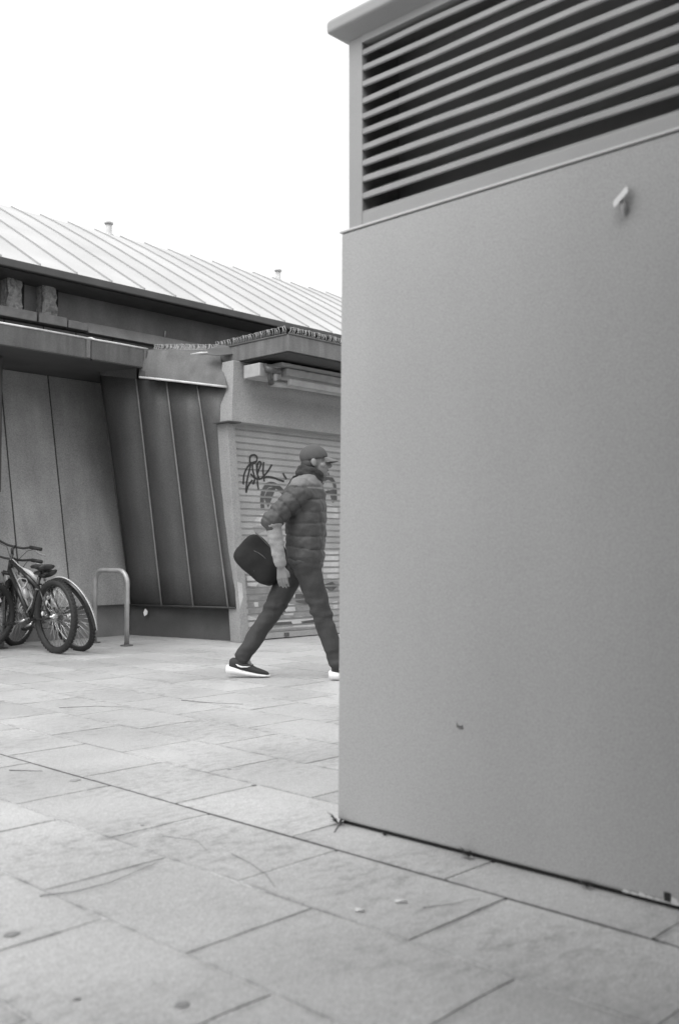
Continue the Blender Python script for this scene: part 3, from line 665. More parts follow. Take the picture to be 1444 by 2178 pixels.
def bicycle(loc, heading, lean, label, rad=.33, tyre_r=.027, wb=1.0, steer=0, frame=None, style='mtb', bar_h=.93, saddle_h=.86, bw_=.33):
    root = empty('bicycle', loc, (R(lean), 0, R(heading))); tag(root, label, 'bicycle', 'bicycles parked at the hoop stands')
    fm = frame or M['frame_dark']
    ra = Vector((0, 0, rad)); fa = Vector((wb, 0, rad)); bb = Vector((.43, 0, .29)); st_ = Vector((.43 - .17, 0, .29 + .40))
    hdir = Vector((-math.cos(R(71)), 0, math.sin(R(71)))); ht_lo = fa + Vector((-.045, 0, 0)) + hdir * .42; ht_hi = ht_lo + hdir * .13
    wheel(root, ra, rad, tyre_r, (0, .3, 0), M['black'] if style == 'mtb' else M['chrome'])
    f = MB()
    if style == 'mtb':
        f.tube([ht_lo + hdir * .02, bb], [.026, .022], 10); f.tube([ht_hi - hdir * .02, st_ + Vector((.02, 0, -.10))], [.022, .018], 10)
    else:
        f.tube([ht_lo + hdir * .02, bb], [.022, .02], 10); f.tube([ht_hi - hdir * .03, ht_hi.lerp(st_, .5) + Vector((0, 0, -.01)), st_ + Vector((0, 0, -.05))], [.02, .024, .02], 10)
    f.tube([bb, st_], .017, 10); f.tube([ht_lo, ht_hi], .022, 10)
    for s in (-1, 1):
        f.tube([bb + Vector((0, s * .03, 0)), Vector((.12, s * .055, .31)), ra + Vector((0, s * .065, 0))], .010, 8)
        f.tube([st_ + Vector((.02, s * .02, -.07)), Vector((.16, s * .055, .56)), ra + Vector((0, s * .065, 0))], .008, 8)
    f.build('frame', fm, root)
    if style == 'mtb':                                    # pale flash along the upper edge of the top tube
        f = MB(); f.tube([ht_hi - hdir * .02 + Vector((0, -.006, .019)), st_ + Vector((.10, -.006, -.055))], .009, 6); f.build('frame_stripe', M['frame_pale'], root)
        f = MB(); f.tube([ht_lo + hdir * .02 + Vector((-.02, -.014, .012)), bb + Vector((.06, -.016, .12))], .012, 6); f.build('down_tube_decal', M['steel'], root)
    p = MB(); p.tube([st_, st_ + (st_ - bb).normalized() * (saddle_h - st_.z - .05)], .0135, 8); p.build('seat_post', M['chrome'] if style != 'mtb' else M['black'], root)
    sp = st_ + (st_ - bb).normalized() * (saddle_h - st_.z - .05)
    s_ = MB(); secs = []
    for t, wd, hh, dz in ((-.13, .04, .02, .012), (-.12, .075, .035, .006), (-.06, .08, .04, .0), (.02, .05, .035, .004), (.09, .026, .028, .010), (.15, .018, .02, .004), (.165, .008, .01, 0)):
        secs.append([(sp.x + t, wd * math.cos(2 * math.pi * k / 12), sp.z + .035 + dz + hh * (math.sin(2 * math.pi * k / 12) * (.6 if math.sin(2 * math.pi * k / 12) > 0 else 1))) for k in range(12)])
    s_.loft(secs); s_.build('saddle', M['black'], root)
    c = MB(); c.tube([bb + Vector((0, -.055, 0)), bb + Vector((0, .055, 0))], .02, 10)
    N = 28; c.tube([bb + Vector((math.cos(2 * math.pi * i / N) * .085, -.045, math.sin(2 * math.pi * i / N) * .085)) for i in range(N)], .006, 5, True)
    for i in range(5): a = i * 1.2566; c.tube([bb + Vector((0, -.045, 0)), bb + Vector((math.cos(a) * .083, -.045, math.sin(a) * .083))], .006, 5)
    c.build('chainring', M['mech'], root)
    k = MB(); ca = 2.9
    for s in (-1, 1):
        e = bb + Vector((math.cos(ca) * .17 * s * -1, s * -.075 * -1, math.sin(ca) * .17 * s * -1)); k.tube([bb + Vector((0, s * .06, 0)), e], .011, 8)
        pd = MB(); pd.box((e.x - .045, e.y + (0.005 if s > 0 else -.095), e.z - .012), (e.x + .045, e.y + (.095 if s > 0 else -.005), e.z + .012)); pd.build('pedal', M['black'], root)
    k.build('crank', M['chrome'], root)
    ch = MB(); ch.tube([bb + Vector((0, -.046, .085)), ra + Vector((0, -.046, .04))], .004, 5); ch.tube([bb + Vector((0, -.046, -.085)), ra + Vector((.02, -.05, -.12)), ra + Vector((.03, -.05, -.07))], .004, 5); ch.build('chain', M['mech'], root)
    dr = MB(); dr.tube([ra + Vector((0, -.06, -.02)), ra + Vector((.03, -.065, -.08)), ra + Vector((.02, -.06, -.14))], [.014, .018, .02], 8); dr.build('derailleur', M['mech'], root)
    cs = MB(); cs.tube([ra + Vector((0, -.035, 0)), ra + Vector((0, -.05, 0)), ra + Vector((0, -.058, 0))], [.06, .05, .03], 20); cs.build('sprocket', M['mech'], root)
    # steered group
    stm = empty('tmp'); q = Quaternion(hdir, R(steer)); hp = ht_hi.copy()
    def rotp(p): return hp + q @ (Vector(p) - hp)
    fk = MB(); crown = ht_lo - hdir * .02
    for s in (-1, 1):
        fk.tube([rotp(crown + Vector((0, s * .06, 0))), rotp(crown - hdir * .15 + Vector((0.005, s * .06, 0))), rotp(fa + Vector((0, s * .06, 0)))], [.018, .017, .013], 8)
    fk.tube([rotp(crown + Vector((0, -.06, 0))), rotp(crown + Vector((0, .06, 0)))], .02, 8); fk.tube([ht_lo - hdir * .03, ht_hi + hdir * .05], .015, 8)
    fk.build('fork', fm if style == 'mtb' else M['frame_pale'], root)
    wm = q.to_matrix().to_4x4() @ Matrix.Rotation(.2, 4, 'Y')
    wheel(root, rotp(fa), rad, tyre_r, wm.to_euler(), M['black'] if style == 'mtb' else M['chrome'])
    top = ht_hi + hdir * .05; lift = bar_h - top.z
    hb = MB(); hb.tube([top, top + Vector((.0, 0, lift * .6)), rotp(top + Vector((.06, 0, lift)))], .014, 8)
    hb.tube([rotp(top + Vector((dx, yy, lift + dz))) for yy, dx, dz in ((-bw_, -.02, .02), (-.6 * bw_, .02, .018), (-.3 * bw_, .055, -.004), (0, .06, -.006), (.3 * bw_, .055, -.004), (.6 * bw_, .02, .018), (bw_, -.02, .02))], .0115, 8); hb.build('handlebar', M['black'], root)
    for s in (-1, 1):
        gp = MB(); gp.tube([rotp(top + Vector((.012, s * (bw_ - .105), lift + .018))), rotp(top + Vector((-.02, s * (bw_ + .015), lift + .02)))], .0175, 10); gp.build('grip', M['rubber'], root)
        lv = MB(); lv.tube([rotp(top + Vector((.03, s * .18, lift + .01))), rotp(top + Vector((.075, s * .22, lift - .02))), rotp(top + Vector((.055, s * .30, lift - .03)))], .007, 6); lv.build('brake_lever', M['chrome'], root)
        cb = MB(); cb.tube([rotp(top + Vector((.03, s * .17, lift))), rotp(top + Vector((.13, s * .10, lift - .02))), rotp(top + Vector((.12, s * .02, lift - .15))), ht_lo + Vector((.02, 0, .05))], .0028, 5); cb.build('brake_cable', M['black'], root)
    bpy.data.objects.remove(stm)
    return root, bb, st_, ra
# nearest: dark mountain bike
b1, bb, st_, ra = bicycle((4.775, 8.10, 0), 91, -2, 'black mountain bike with low saddle and pale stripe on its top tube', rad=.335, tyre_r=.030, wb=.985, steer=-46, bar_h=.98, saddle_h=.80, bw_=.25)
q = MB(); q.tube([(.30, -.06 + .02 * math.cos(a), .50 + .05 * math.sin(a)) if False else (.36 + .045 * math.cos(a), -.05 + .015 * math.sin(2 * a), .50 + .05 * math.sin(a)) for a in [i * .5236 for i in range(12)]], .007, 8, True)
q.tube([(.40, -.04, .53), (.44, -.01, .42), (.47, .02, .35)], .007, 8); q.build('cable_lock', M['steel'], b1)
q = MB(); q.ellip((.155, 0, .72), (.03, .022, .022), None, 10, 7); q.tube([(.16, 0, .71), (.215, 0, .70)], .008, 6); q.build('rear_light', M['black'], b1)
q = MB(); q.tube([(.21, -.03, .565), (.24, .0, .575), (.29, .03, .575)], .009, 6); q.ellip((.20, -.045, .50), (.022, .02, .028), None, 10, 7); q.build('rear_brake', M['chrome'], b1)
q = MB(); q.tube([(.30, -.062, .30), (.10, -.08, .32), (.02, -.085, .33)], [.012, .011, .01], 8); q.build('chainstay_guard', M['steel'], b1)
# behind it: pale town bike with mudguard, leaning on the stand
b2, bb, st_, ra = bicycle((5.06, 8.155, 0), 91, -19, 'town bike with dark white-edged mudguard leaning behind the black mountain bike', rad=.345, tyre_r=.024, wb=.985, steer=-62, frame=M['frame_pale'], style='town', bar_h=.895, saddle_h=.78, bw_=.31)
q = MB(); rr_ = .375; segs = [(math.cos(a) * rr_, math.sin(a) * rr_ + .345) for a in [R(10 + i * 9) for i in range(20)]]
for (x0, z0), (x1, z1) in zip(segs[:-1], segs[1:]):
    pass
rings = []
for a in [R(-4 - 0 + i * 8.5) for i in range(20)]:
    a2 = math.pi - a + R(14); cx_, cz_ = math.cos(a2), math.sin(a2)
    rings.append([(cx_ * (rr_ + dr_), y, cz_ * (rr_ + dr_) + .345) for y, dr_ in ((-.027, -.012), (-.02, .0), (0, .006), (.02, .0), (.027, -.012), (.023, -.012), (.0, .002), (-.023, -.012))])
q.loft(rings); mg = q.build('mudguard', M['frame_dark'], b2)
for yy, dr_, r_ in ((-.004, .008, .006), (-.0275, -.016, .0045)):  # first tube paints the highlight on the crown, second the pale side edge
    q = MB(); q.tube([(math.cos(math.pi - a + R(14)) * (rr_ + dr_), yy, math.sin(math.pi - a + R(14)) * (rr_ + dr_) + .345) for a in [R(-4 + i * 8.5) for i in range(20)]], r_, 6); q.build('mudguard_edge_highlight', M['frame_pale'], mg)
q = MB(); q.tube([(math.cos(a) * .325, -.018, math.sin(a) * .325 + .345) for a in [R(60 + i * 8) for i in range(17)]], .009, 6); q.build('tyre_sidewall', M['frame_pale'], b2)
q = MB(); q.tube([(.55, -.035, .47), (.58, -.035, .53), (.60, -.035, .57), (.605, -.035, .60)], [.034, .036, .03, .014], 12); q.build('water_bottle', M['steel'], b1)
for k in range(3):
    q = MB(); q.tube([(.62 + .05 * math.cos(a + k) * (1 + .2 * k), -.03 + .03 * math.sin(a * 2 + k), .60 - .10 * k + .07 * math.sin(a)) for a in [i * .5236 for i in range(12)]], .006, 6, True); q.build('looped_cable', M['black'] if k % 2 else M['frame_pale'], b1)
q = MB(); q.ellip((.30, -.07, .40), (.03, .012, .03), None, 12, 8); q.ellip((.12, .06, .36), (.014, .01, .02), None, 8, 6); q.build('pale_clip', M['reflector'], b1)
q = MB(); q.tube([(.46, -.05, .22), (.36, -.055, .33), (.28, -.05, .52)], .012, 8); q.tube([(.46, .05, .22), (.30, .07, .26)], .010, 8); q.build('kick_stand', M['chrome'], b1)
# the third only shows its front wheel
b3, bb, st_, ra = bicycle((3.42, 8.80, 0), 0, 3, 'dark bicycle cut off by the left picture edge, only its front wheel showing', rad=.335, tyre_r=.028, wb=1.0, steer=6, bar_h=.98, saddle_h=.88)

# ------------------------------------------------------------------ the passer-by: local x forward, y left, z up
PO = (4.985, 5.245, 0); PH = -46.3
pe = empty('person', PO, (0, 0, R(PH)))
tag(pe, 'person in cap and dark quilted jacket striding past the shutter, one arm swung back', 'person')
b = MB()
# head
HC = Vector((.172, 0, 1.572)); hr = Matrix.Rotation(R(8), 3, 'Y')
b.ellip(HC + Vector((-.012, 0, .018)), (.094, .073, .092), hr, 20, 14)
b.ellip(HC + Vector((.035, 0, -.045)), (.062, .055, .070), hr, 16, 10)
b.caps(HC + Vector((.045, 0, -.085)), HC + Vector((.072, 0, -.092)), .030, .022)           # chin
b.caps(HC + Vector((.084, 0, .005)), HC + Vector((.112, 0, -.032)), .009, .013)             # nose
b.caps(HC + Vector((.106, 0, -.036)), HC + Vector((.092, 0, -.040)), .014, .012)
b.caps(HC + Vector((.078, -.028, .018)), HC + Vector((.078, .028, .018)), .014, .014)       # brow
b.caps(HC + Vector((.086, -.014, -.060)), HC + Vector((.086, .014, -.060)), .010, .010)     # lips
b.caps(HC + Vector((.084, -.012, -.070)), HC + Vector((.084, .012, -.070)), .009, .009)
for s in (-1, 1):
    b.ellip(HC + Vector((.074, s * .030, -.004)), (.012, .014, .011))                        # eyeballs under the brow
    b.ellip(HC + Vector((.055, s * .045, -.030)), (.026, .018, .020))                        # cheek
    b.ellip(HC + Vector((-.008, s * .076, -.012)), (.020, .009, .031), Matrix.Rotation(R(-12), 3, 'Y'))
b.caps((.125, 0, 1.40), (.152, 0, 1.52), .062, .055)
# trunk and limbs under the clothes
b.ellip((.085, 0, 1.22), (.10, .15, .22)); b.ellip((.085, 0, .93), (.095, .14, .14))
RS, RE, RW = Vector((.075, -.185, 1.345)), Vector((-.125, -.245, 1.135)), Vector((-.062, -.235, .815))
LS, LE, LW = Vector((.085, .185, 1.345)), Vector((.02, .255, 1.07)), Vector((.10, .20, .875))
for S, E_, W in ((RS, RE, RW), (LS, LE, LW)): b.caps(S, E_, .052, .042); b.caps(E_, W, .042, .027)
RH, RK, RA = Vector((.095, -.085, .87)), Vector((.218, -.09, .478)), Vector((.338, -.095, .115))
LH, LK, LA = Vector((.065, .085, .87)), Vector((-.142, .085, .482)), Vector((-.356, .08, .150))
for H, K, A in ((RH, RK, RA), (LH, LK, LA)):
    b.caps(H, K, .080, .053); b.caps(K, A, .055, .036)
    b.caps(A, A + Vector((.06, 0, -.075)), .032, .020)
# hands: palm, four unequal bent fingers, thumb
def hand(Wr, d, palm_n, side, curl):
    d = Vector(d).normalized(); pn = Vector(palm_n).normalized(); sd_ = d.cross(pn).normalized() * side
    p0 = Wr + d * .012; p1 = Wr + d * .085
    for k in (-1, -.33, .33, 1): b.caps(p0 + sd_ * k * .018, p1 + sd_ * k * .031, .013, .0105)
    for k, ln in ((-1.0, .062), (-.35, .075), (.3, .080), (.95, .072)):
        a0 = p1 + sd_ * k * .033; a1 = a0 + (d * math.cos(curl) + pn * math.sin(curl)) * ln * .5; a2 = a1 + (d * math.cos(curl * 2.2) + pn * math.sin(curl * 2.2)) * ln * .5
        b.caps(a0, a1, .0088, .0080); b.caps(a1, a2, .0080, .0070)
    t0 = p0 + sd_ * .022 + d * .012; t1 = t0 + (sd_ * .6 + d * .8 + pn * .3).normalized() * .038; t2 = t1 + (d * .95 + pn * .35).normalized() * .030
    b.caps(t0, t1, .0125, .0105); b.caps(t1, t2, .0105, .0085)
hand(RW, (.12, .02, -1), (.25, 1, .05), 1, .28)
hand(LW, (.35, -.4, -.8), (.1, -1, 0), -1, .5)
bme = remesh(b, .0052, 2, .5)
bo_ = obj('body', bme, pe, M['skin'])
for s__ in (-1, 1):
    q = MB(); q.ellip(HC + Vector((.0835, s__ * .031, -.003)), (.0055, .009, .005), None, 10, 6); q.build('eye', M['hair'], bo_)
    q = MB(); q.caps(HC + Vector((.092, s__ * .014, .020)), HC + Vector((.080, s__ * .046, .018)), .005, .003); q.build('eyebrow', M['hair'], bo_)
q = MB(); q.caps(HC + Vector((.0955, -.020, -.0645)), HC + Vector((.0955, .020, -.0645)), .0026, .0026); q.build('mouth', M['hair'], bo_)
# jacket
j = MB()
def trunk_ring(c, rx, ry, tilt, n=28):
    out = []
    for k in range(n):
        a = 2 * math.pi * k / n; x = math.copysign(abs(math.cos(a)) ** .85, math.cos(a)) * rx; y = math.copysign(abs(math.sin(a)) ** .85, math.sin(a)) * ry
        out.append((c[0] + x * math.cos(tilt), y, c[1] + x * math.sin(tilt)))
    return out
j.loft([trunk_ring(c, rx, ry, t) for c, rx, ry, t in (((.100, .815), .118, .165, -.10), ((.100, .84), .132, .18, -.10), ((.102, .95), .137, .19, -.08), ((.103, 1.08), .145, .20, -.05), ((.100, 1.22), .152, .205, -.02), ((.092, 1.33), .150, .20, .0), ((.095, 1.40), .128, .18, .05), ((.11, 1.445), .095, .13, .1), ((.130, 1.48), .078, .085, .12), ((.138, 1.50), .07, .075, .12))])
for S, E_ in ((RS, RE), (LS, LE)):
    j.ellip(S + Vector((-.01, 0, .015)), (.085, .075, .085)); j.caps(S, E_, .082, .072)
j.caps(RE, RE + (RW - RE) * .10, .072, .060)
j.caps(LE, LE + (LW - LE) * .85, .070, .052)
jme = remesh(j, .0085, 3, .5)
ra_dir = (RE - RS); la_dir = (LE - LS)
nrm = [v.normal.copy() for v in jme.vertices]
for v, nn in zip(jme.vertices, nrm):
    p = v.co
    tr = max(0, min(1.2, (p - RS).dot(ra_dir) / ra_dir.length_squared)); tl = max(0, min(1.2, (p - LS).dot(la_dir) / la_dir.length_squared))
    dR = (p - (RS + ra_dir * tr)).length; dL = (p - (LS + la_dir * tl)).length
    if (dR < .10 and tr > .12): s = tr * ra_dir.length / .082
    elif (dL < .10 and tl > .12): s = tl * la_dir.length / .082
    else: s = (p.z + .05 * (p.x - .1) + .012 * math.sin(p.y * 16) + .02 * noise.noise(p * 5)) / .088 + .35
    w_ = abs((s % 1) - .5) * 2                            # 1 at the stitch line
    pl = noise.noise(p * 13) * .012 + noise.noise(p * 32) * .006
    v.co = p + nn * (.009 * math.sqrt(max(0, 1 - w_ * w_)) - .005 - .006 * max(0, w_ - .86) / .14 + pl)
jme.update(); jo = obj('jacket', jme, pe, M['jacket']); jme.materials.append(M['lit_shoulder'])
for f in jme.polygons:  # paler faces stand for sky light on shoulders and upper arm
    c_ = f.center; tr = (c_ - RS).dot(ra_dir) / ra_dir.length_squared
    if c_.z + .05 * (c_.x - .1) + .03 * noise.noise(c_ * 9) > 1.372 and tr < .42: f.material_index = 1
# pale sleeve on the forearm with a turned-back cuff
s_ = MB(); D = RW - RE
s_.caps(RE + D * .10, RE + D * .93, .058, .043, 16); s_.tube([RE + D * .04, RE + D * .10, RE + D * .17], [.064, .068, .058], 16); s_.tube([RE + D * .88, RE + D * .97], [.044, .041], 16)
sm = remesh(s_, .006, 2)
for v in sm.vertices: v.co += v.normal * (noise.noise(v.co * 22) * .006 + .0008 * math.sin(v.co.z * 150))
obj('pale_sleeve', sm, pe, M['sleeve'])
# trousers
t = MB()
t.ellip((.085, 0, .885), (.118, .165, .115)); t.caps((.085, 0, .93), (.085, 0, .86), .11, .11)
for H, K, A in ((RH, RK, RA), (LH, LK, LA)):
    t.caps(H, K, .105, .074, 18); t.caps(K, A + (K - A).normalized() * .04, .073, .060, 18); t.caps(A + (K - A) * .12, A + (K - A).normalized() * .015, .060, .062, 18)
tm = remesh(t, .008, 3)
for v in tm.vertices:
    p = v.co; kf = math.exp(-((p.z - .48) / .12) ** 2) + math.exp(-((p.z - .17) / .07) ** 2) + .6 * math.exp(-((p.z - .80) / .08) ** 2)
    v.co = p + v.normal * (noise.noise(Vector((p.x * 9, p.y * 9, p.z * 24))) * .015 * kf + noise.noise(p * 11) * .009 + noise.noise(Vector((p.x * 30, p.y * 20, p.z * 12))) * .004)
obj('trousers', tm, pe, M['trouser'])
# cap with peak, hair behind, scarf
c = MB(); c.ellip(HC + Vector((-.012, 0, .036)), (.104, .082, .088), Matrix.Rotation(R(10), 3, 'Y'), 22, 14)
cm = c.mesh('cap'); bm = bmesh.new(); bm.from_mesh(cm)
pl_n = Vector((-.22, 0, 1)).normalized()
bmesh.ops.bisect_plane(bm, geom=bm.verts[:] + bm.edges[:] + bm.faces[:], plane_co=HC + Vector((.03, 0, .016)), plane_no=pl_n * -1, clear_outer=True)
bmesh.ops.solidify(bm, geom=bm.faces[:], thickness=.004); bm.to_mesh(cm); bm.free()
co = obj('cap', cm, pe, M['cap'])
c = MB(); top = []; bot = []; nseg = 12; rows = 5
for i in range(nseg + 1):
    a = R(-82 + 164 * i / nseg)
    for r_ in range(rows):
        f_ = r_ / (rows - 1)
        x = .062 + .028 * math.cos(a) + f_ * .078 * math.cos(a) ** .8; y = .074 * math.sin(a) * (1 - .08 * f_)
        z = .030 - f_ * .030 - .16 * y * y / .08
        top.append(HC + Vector((x, y, z + .004))); bot.append(HC + Vector((x, y, z)))
n = len(top); fs = []
for i in range(nseg):
    for r_ in range(rows - 1):
        k = i * rows + r_; fs += [(k, k + rows, k + rows + 1, k + 1), (n + k, n + k + 1, n + k + rows + 1, n + k + rows)]
    k = i * rows; fs.append((k + rows - 1, k + 2 * rows - 1, n + k + 2 * rows - 1, n + k + rows - 1))
c.add(top + bot, fs, True); c.build('cap_peak', M['cap_peak'], co)
c = MB(); c.ellip(HC + Vector((-.040, 0, -.020)), (.066, .074, .060), None, 16, 10); c.build('hair', M['hair'], pe)
sc_ = MB()
for (cx_, cz_, rx_, ry_, rr2) in ((.128, 1.462, .070, .078, .034), (.142, 1.495, .068, .074, .032)):
    sc_.tube([(cx_ + rx_ * math.cos(2 * math.pi * k / 20), ry_ * math.sin(2 * math.pi * k / 20), cz_ - .34 * rx_ * math.cos(2 * math.pi * k / 20)) for k in range(20)], rr2, 10, True)
scm = remesh(sc_, .007, 2)
for v in scm.vertices: v.co += v.normal * noise.noise(v.co * 26) * .007
obj('scarf', scm, pe, M['scarf'])
# shoes
def shoe(heel, pitch, y, label=None):
    rt = Matrix.Translation((heel[0], y, heel[1])) @ Matrix.Rotation(R(pitch), 4, 'Y')
    def sec(x, wd, z0, z1, n=14):
        out = []
        for k in range(n):
            a = 2 * math.pi * k / n; yy = math.copysign(abs(math.cos(a)) ** .75, math.cos(a)) * wd; zz = (z0 + z1) / 2 + math.sin(a) * (z1 - z0) / 2
            out.append(rt @ Vector((x, yy, zz)))
        return out
    u = MB(); u.loft([sec(.010, .026, .045, .110), sec(.03, .034, .04, .125), (sec(.075, .038, .035, .125)), sec(.115, .040, .03, .112), sec(.16, .043, .026, .088), sec(.21, .044, .02, .066), sec(.26, .040, .016, .052), sec(.292, .030, .014, .040), sec(.304, .014, .016, .030)])
    s0 = u.build('shoe', M['shoe'], pe)
    if label: s0['label'] = label
    v = MB(); v.loft([sec(-.012, .020, .022, .060), sec(.0, .034, .004, .072), sec(.04, .043, .0, .064), sec(.10, .043, .0, .048), sec(.16, .047, .0, .036), sec(.22, .048, .0, .028), sec(.27, .043, .002, .024), sec(.30, .031, .006, .022), sec(.313, .012, .010, .020)]); v.build('sole', M['sole'], s0)
    e = MB(); P = [(.062, .083), (.078, .068), (.105, .060), (.145, .066), (.165, .074)]; Q = [(.068, .084), (.085, .077), (.11, .072), (.145, .072), (.166, .0755)]
    e.add([rt @ Vector((x, -.0445 if x > .1 else -.0425, z)) for x, z in P] + [rt @ Vector((x, -.0445 if x > .1 else -.0425, z)) for x, z in Q], [(i, i + 1, 6 + i, 5 + i) for i in range(4)])
    e.tube([rt @ Vector((x, -.044, (z + z2) / 2)) for (x, z), (x2, z2) in zip(P, Q)], [.002, .005, .006, .004, .001], 5); e.build('tick_emblem', M['sole'], s0)
    l = MB()
    for k in range(4): l.tube([rt @ Vector((.128 + k * .018, -.026, .105 - k * .009)), rt @ Vector((.125 + k * .018, 0, .116 - k * .010)), rt @ Vector((.128 + k * .018, .026, .105 - k * .009))], .003, 5)
    l.build('laces', M['shoe'], s0)
shoe((-.470, .022), 4.2, .08)
shoe((.285, .002), -3, -.095)
# bag swinging behind on its strap
bg_o = empty('shoulder_bag', PO, (0, 0, R(PH)))
tag(bg_o, 'black soft shoulder bag swinging out behind the walking person', 'bag')
cc = Vector((-.225, .02, .862)); bx = Vector((.77, 0, -.64)); bz = Vector((.64, 0, .77))
q = MB(); q.ellip((0, 0, 0), (1, 1, 1), None, 40, 26); bme = q.mesh('bag_body')
for v in bme.vertices:                                    # soft slumped box: superellipsoid with folds
    p = v.co.normalized(); f_ = (abs(p.x) ** 3.6 + abs(p.z) ** 3.6) ** (-1 / 3.6) if abs(p.x) + abs(p.z) > 1e-4 else 1
    k_ = (abs(p.x) ** 3.2 + abs(p.y) ** 3.2 + abs(p.z) ** 3.2) ** (-1 / 3.2); p = p * k_
    a, b_, c_ = p.x * .180 * (1.03 - .07 * p.z), p.y * .078 * (1.05 - .3 * p.z), p.z * .140 - .018 * (1 - abs(p.x)) * (p.z > .5)
    w0 = cc + bx * a + bz * c_ + Vector((0, b_, 0)); w0 += Vector((noise.noise(w0 * 9), noise.noise(w0 * 9 + Vector((5, 0, 0))) * 1.2, noise.noise(w0 * 9 + Vector((0, 7, 0))))) * .016
    v.co = w0
bme.update(); obj('bag_body', bme, bg_o, M['bag'])
q = MB(); q.tube([cc + bx * t + bz * (.128 - .016 * (1 - abs(t) / .17)) + Vector((0, -.028, 0)) for t in [-.15 + i * .03 for i in range(11)]], .005, 6); q.build('bag_zip', M['mech'], bg_o)
q = MB(); q.tube([cc + bx * (.115 * math.cos(a)) + bz * (-.03 + .062 * math.sin(a)) + Vector((0, -.080 + .018 * math.cos(a) ** 2, 0)) for a in [i * .314 for i in range(20)]], .0035, 5, True); q.build('pocket_piping', M['mech'], bg_o)
q = MB()
S0 = [cc + bx * .05 + bz * .12, Vector((-.115, .0, 1.06)), Vector((-.075, -.05, 1.20)), Vector((-.055, -.06, 1.33)), Vector((.02, -.03, 1.455)), Vector((.07, .06, 1.475))]
S1 = [cc + bx * .16 + bz * .13, Vector((-.105, .10, 1.02)), Vector((-.075, .12, 1.2)), Vector((-.04, .12, 1.36)), Vector((.03, .10, 1.44)), Vector((.07, .06, 1.475))]
for S in (S0, S1): q.tube(S, .013, 6)
q.build('bag_strap', M['bag'], bg_o)

# ------------------------------------------------------------------ small things on the ground
def butt(x, y, rz, ln, label):
    q = MB(); q.tube([(-ln / 2, 0, .0045), (-ln * .1, .001, .005), (ln / 2, 0, .0045)], [.0045, .0042, .004], 8); o = q.build('cigarette_butt', M['white']); o.location = (x, y, .0005); o.rotation_euler = (0, 0, R(rz))
    tag(o, label, 'cigarette butt', 'cigarette butts on the paving')
butt(1.873, 1.72, -50, .022, 'smaller white cigarette butt lying left of the other on the near paving')
butt(1.994, 1.686, -42, .030, 'bigger crushed white cigarette butt near the kiosk foot')
def gumspot(x, y, r, label):
    q = MB(); rs = random.Random(int(x * 1000)); n = 14; pts = [(r * (1 + rs.uniform(-.2, .2)) * math.cos(2 * math.pi * k / n), r * .8 * (1 + rs.uniform(-.2, .2)) * math.sin(2 * math.pi * k / n)) for k in range(n)]
    q.hexa([(a, b_, 0) for a, b_ in pts], [(a * .85, b_ * .85, .0016) for a, b_ in pts]); o = q.build('trodden_gum', M['gum']); o.location = (x, y, .0012)
    tag(o, label, 'gum', 'trodden gum spots')
gumspot(1.198, 2.216, .020, 'dark oval of trodden gum at the left edge of the near paving')
gumspot(1.248, 1.626, .017, 'round dark trodden gum spot lowest in the picture')
gumspot(2.165, 3.521, .024, 'flat grey gum blot left of the long open joint')
gumspot(1.117, 1.80, .008, 'tiny dark gum speck low on the left paving')
gumspot(2.716, 3.231, .010, 'small black gum speck on the bright paving left of the kiosk')
gumspot(2.602, 2.947, .012, 'small black gum spot at the end of a cross joint left of the kiosk')
gumspot(1.964, 2.78, .008, 'black speck of gum beside the long cross joint')
def twig(pts, r, label, m=M['bark']):
    a = Vector(pts[0]); q = MB(); q.tube([Vector(p) - a for p in pts], [.6 * r * (1.2 - .7 * i / (len(pts) - 1)) for i in range(len(pts))], 5)
    o = q.build('dry_stem', m); o.location = a; tag(o, label, 'twig', 'dry stems on the paving')
twig([(1.375, 2.40, .004), (1.45, 2.36, .005), (1.55, 2.35, .006), (1.66, 2.38, .005), (1.75, 2.41, .004)], .0020, 'long bent dry stem lying along a joint at left')
twig([(1.96, 2.32, .004), (1.935, 2.20, .005), (1.90, 2.10, .005), (1.846, 2.004, .004)], .0014, 'thin curved dry stalk on the slab left of the kiosk foot')
twig([(2.00, 1.62, .004), (2.07, 1.58, .005), (2.16, 1.555, .004)], .0013, 'straight hair-thin stem beside the open joint near the kiosk')
twig([(1.93, 2.62, .004), (1.97, 2.50, .006), (1.93, 2.40, .004)], .0014, 'faint thin stem on the slab left of the curved stalk')
twig([(3.78, 4.95, .004), (3.80, 4.78, .006), (3.93, 4.55, .004)], .003, 'dry stem lying mid-square on the pale paving')
twig([(3.10, 5.22, .004), (3.28, 5.10, .006), (3.40, 4.94, .004)], .0024, 'long dry stem on the paving below the bikes')
twig([(2.07, 3.87, .004), (2.155, 3.75, .005)], .003, 'short dark twig at left of the open joint')
twig([(2.455, 2.32, .006), (2.40, 2.30, .004), (2.34, 2.26, .003)], .004, 'short dark twig stuck at the kiosk corner')
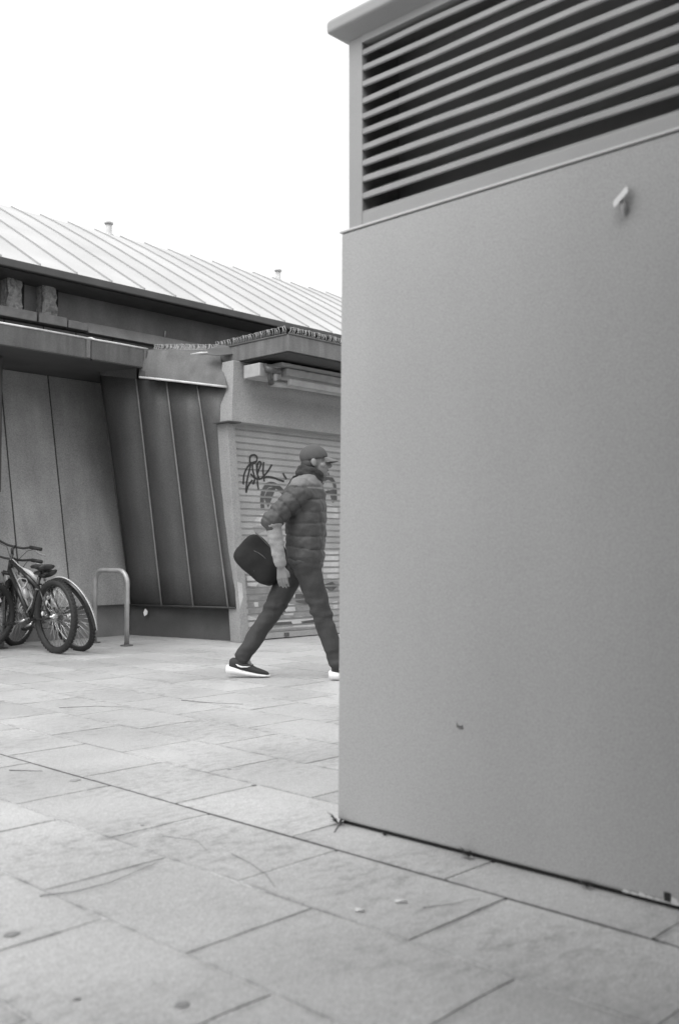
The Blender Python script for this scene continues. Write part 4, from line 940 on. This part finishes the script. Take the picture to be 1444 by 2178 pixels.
def weed(x, y, seed, s, label):
    rs = random.Random(seed); q = MB()
    for k in range(16):
        a = rs.uniform(0, 6.28); ln = s * rs.uniform(.5, 1.1); e = Vector((-abs(math.cos(a)) * .7, math.sin(a), rs.uniform(.25, .9))).normalized() * ln
        m_ = e * .5 + Vector((0, 0, ln * .12)); w_ = Vector((-e.y, e.x, 0)).normalized() * .0035
        q.add([Vector((0, 0, 0)), m_ - w_, e, m_ + w_, m_ + Vector((0, 0, .0015))], [(0, 1, 4), (1, 2, 4), (2, 3, 4), (3, 0, 4)])
    o = q.build('weed', M['leaf']); o.location = (x, y, .001); tag(o, label, 'weed', 'weeds at the kiosk foot')
weed(2.425, 2.322, 1, .055, 'dark weed tuft at the far bottom corner of the kiosk')
weed(2.428, 1.79, 2, .045, 'small weed growing halfway along the kiosk foot')
weed(2.430, 1.40, 3, .028, 'flat little weed in the gap under the kiosk near the flaked paint')
weed(2.430, 2.12, 5, .016, 'tiniest weed in the gap just along from the kiosk corner')
# litter caught on the canopy gutter
def scrap(x, y, z, rz, label):
    q = MB(); rs = random.Random(int(x * 77)); pts = [(-.11, 0, .0), (-.05, -.01, .03), (.02, 0, .045), (.10, .01, .035), (.12, .03, .0)]
    q.hexa([(a, b_ - .01, c_ - .008) for a, b_, c_ in pts] + [(.0, .05, -.01)], [(a, b_ + .004, c_ + .012) for a, b_, c_ in pts] + [(.0, .06, .006)])
    o = q.build('litter_scrap', M['white']); bevel(o, .003, 1); o.location = (x, y, z); o.rotation_euler = (0, 0, R(rz)); tag(o, label, 'litter', 'scraps in the gutter')
scrap(5.53, 8.80, 3.06, 5, 'longer white scrap lying in the gutter over the left wall')
scrap(5.78, 8.72, 3.035, 20, 'white scrap at the gutter edge nearer the corner')
q = MB(); q.add([(0, 0, 0), (.03, -.01, .02), (.035, -.012, .055), (.012, 0, .085), (-.008, .005, .04)], [(0, 1, 2, 3, 4)]); o = q.build('torn_paper', M['white']); o.location = (6.42, 9.08, .22)
bm = bmesh.new(); bm.from_mesh(o.data); bmesh.ops.solidify(bm, geom=bm.faces[:], thickness=.003); bm.to_mesh(o.data); bm.free()
tag(o, 'torn white scrap stuck on the dark plinth beside the empty stand', 'litter')
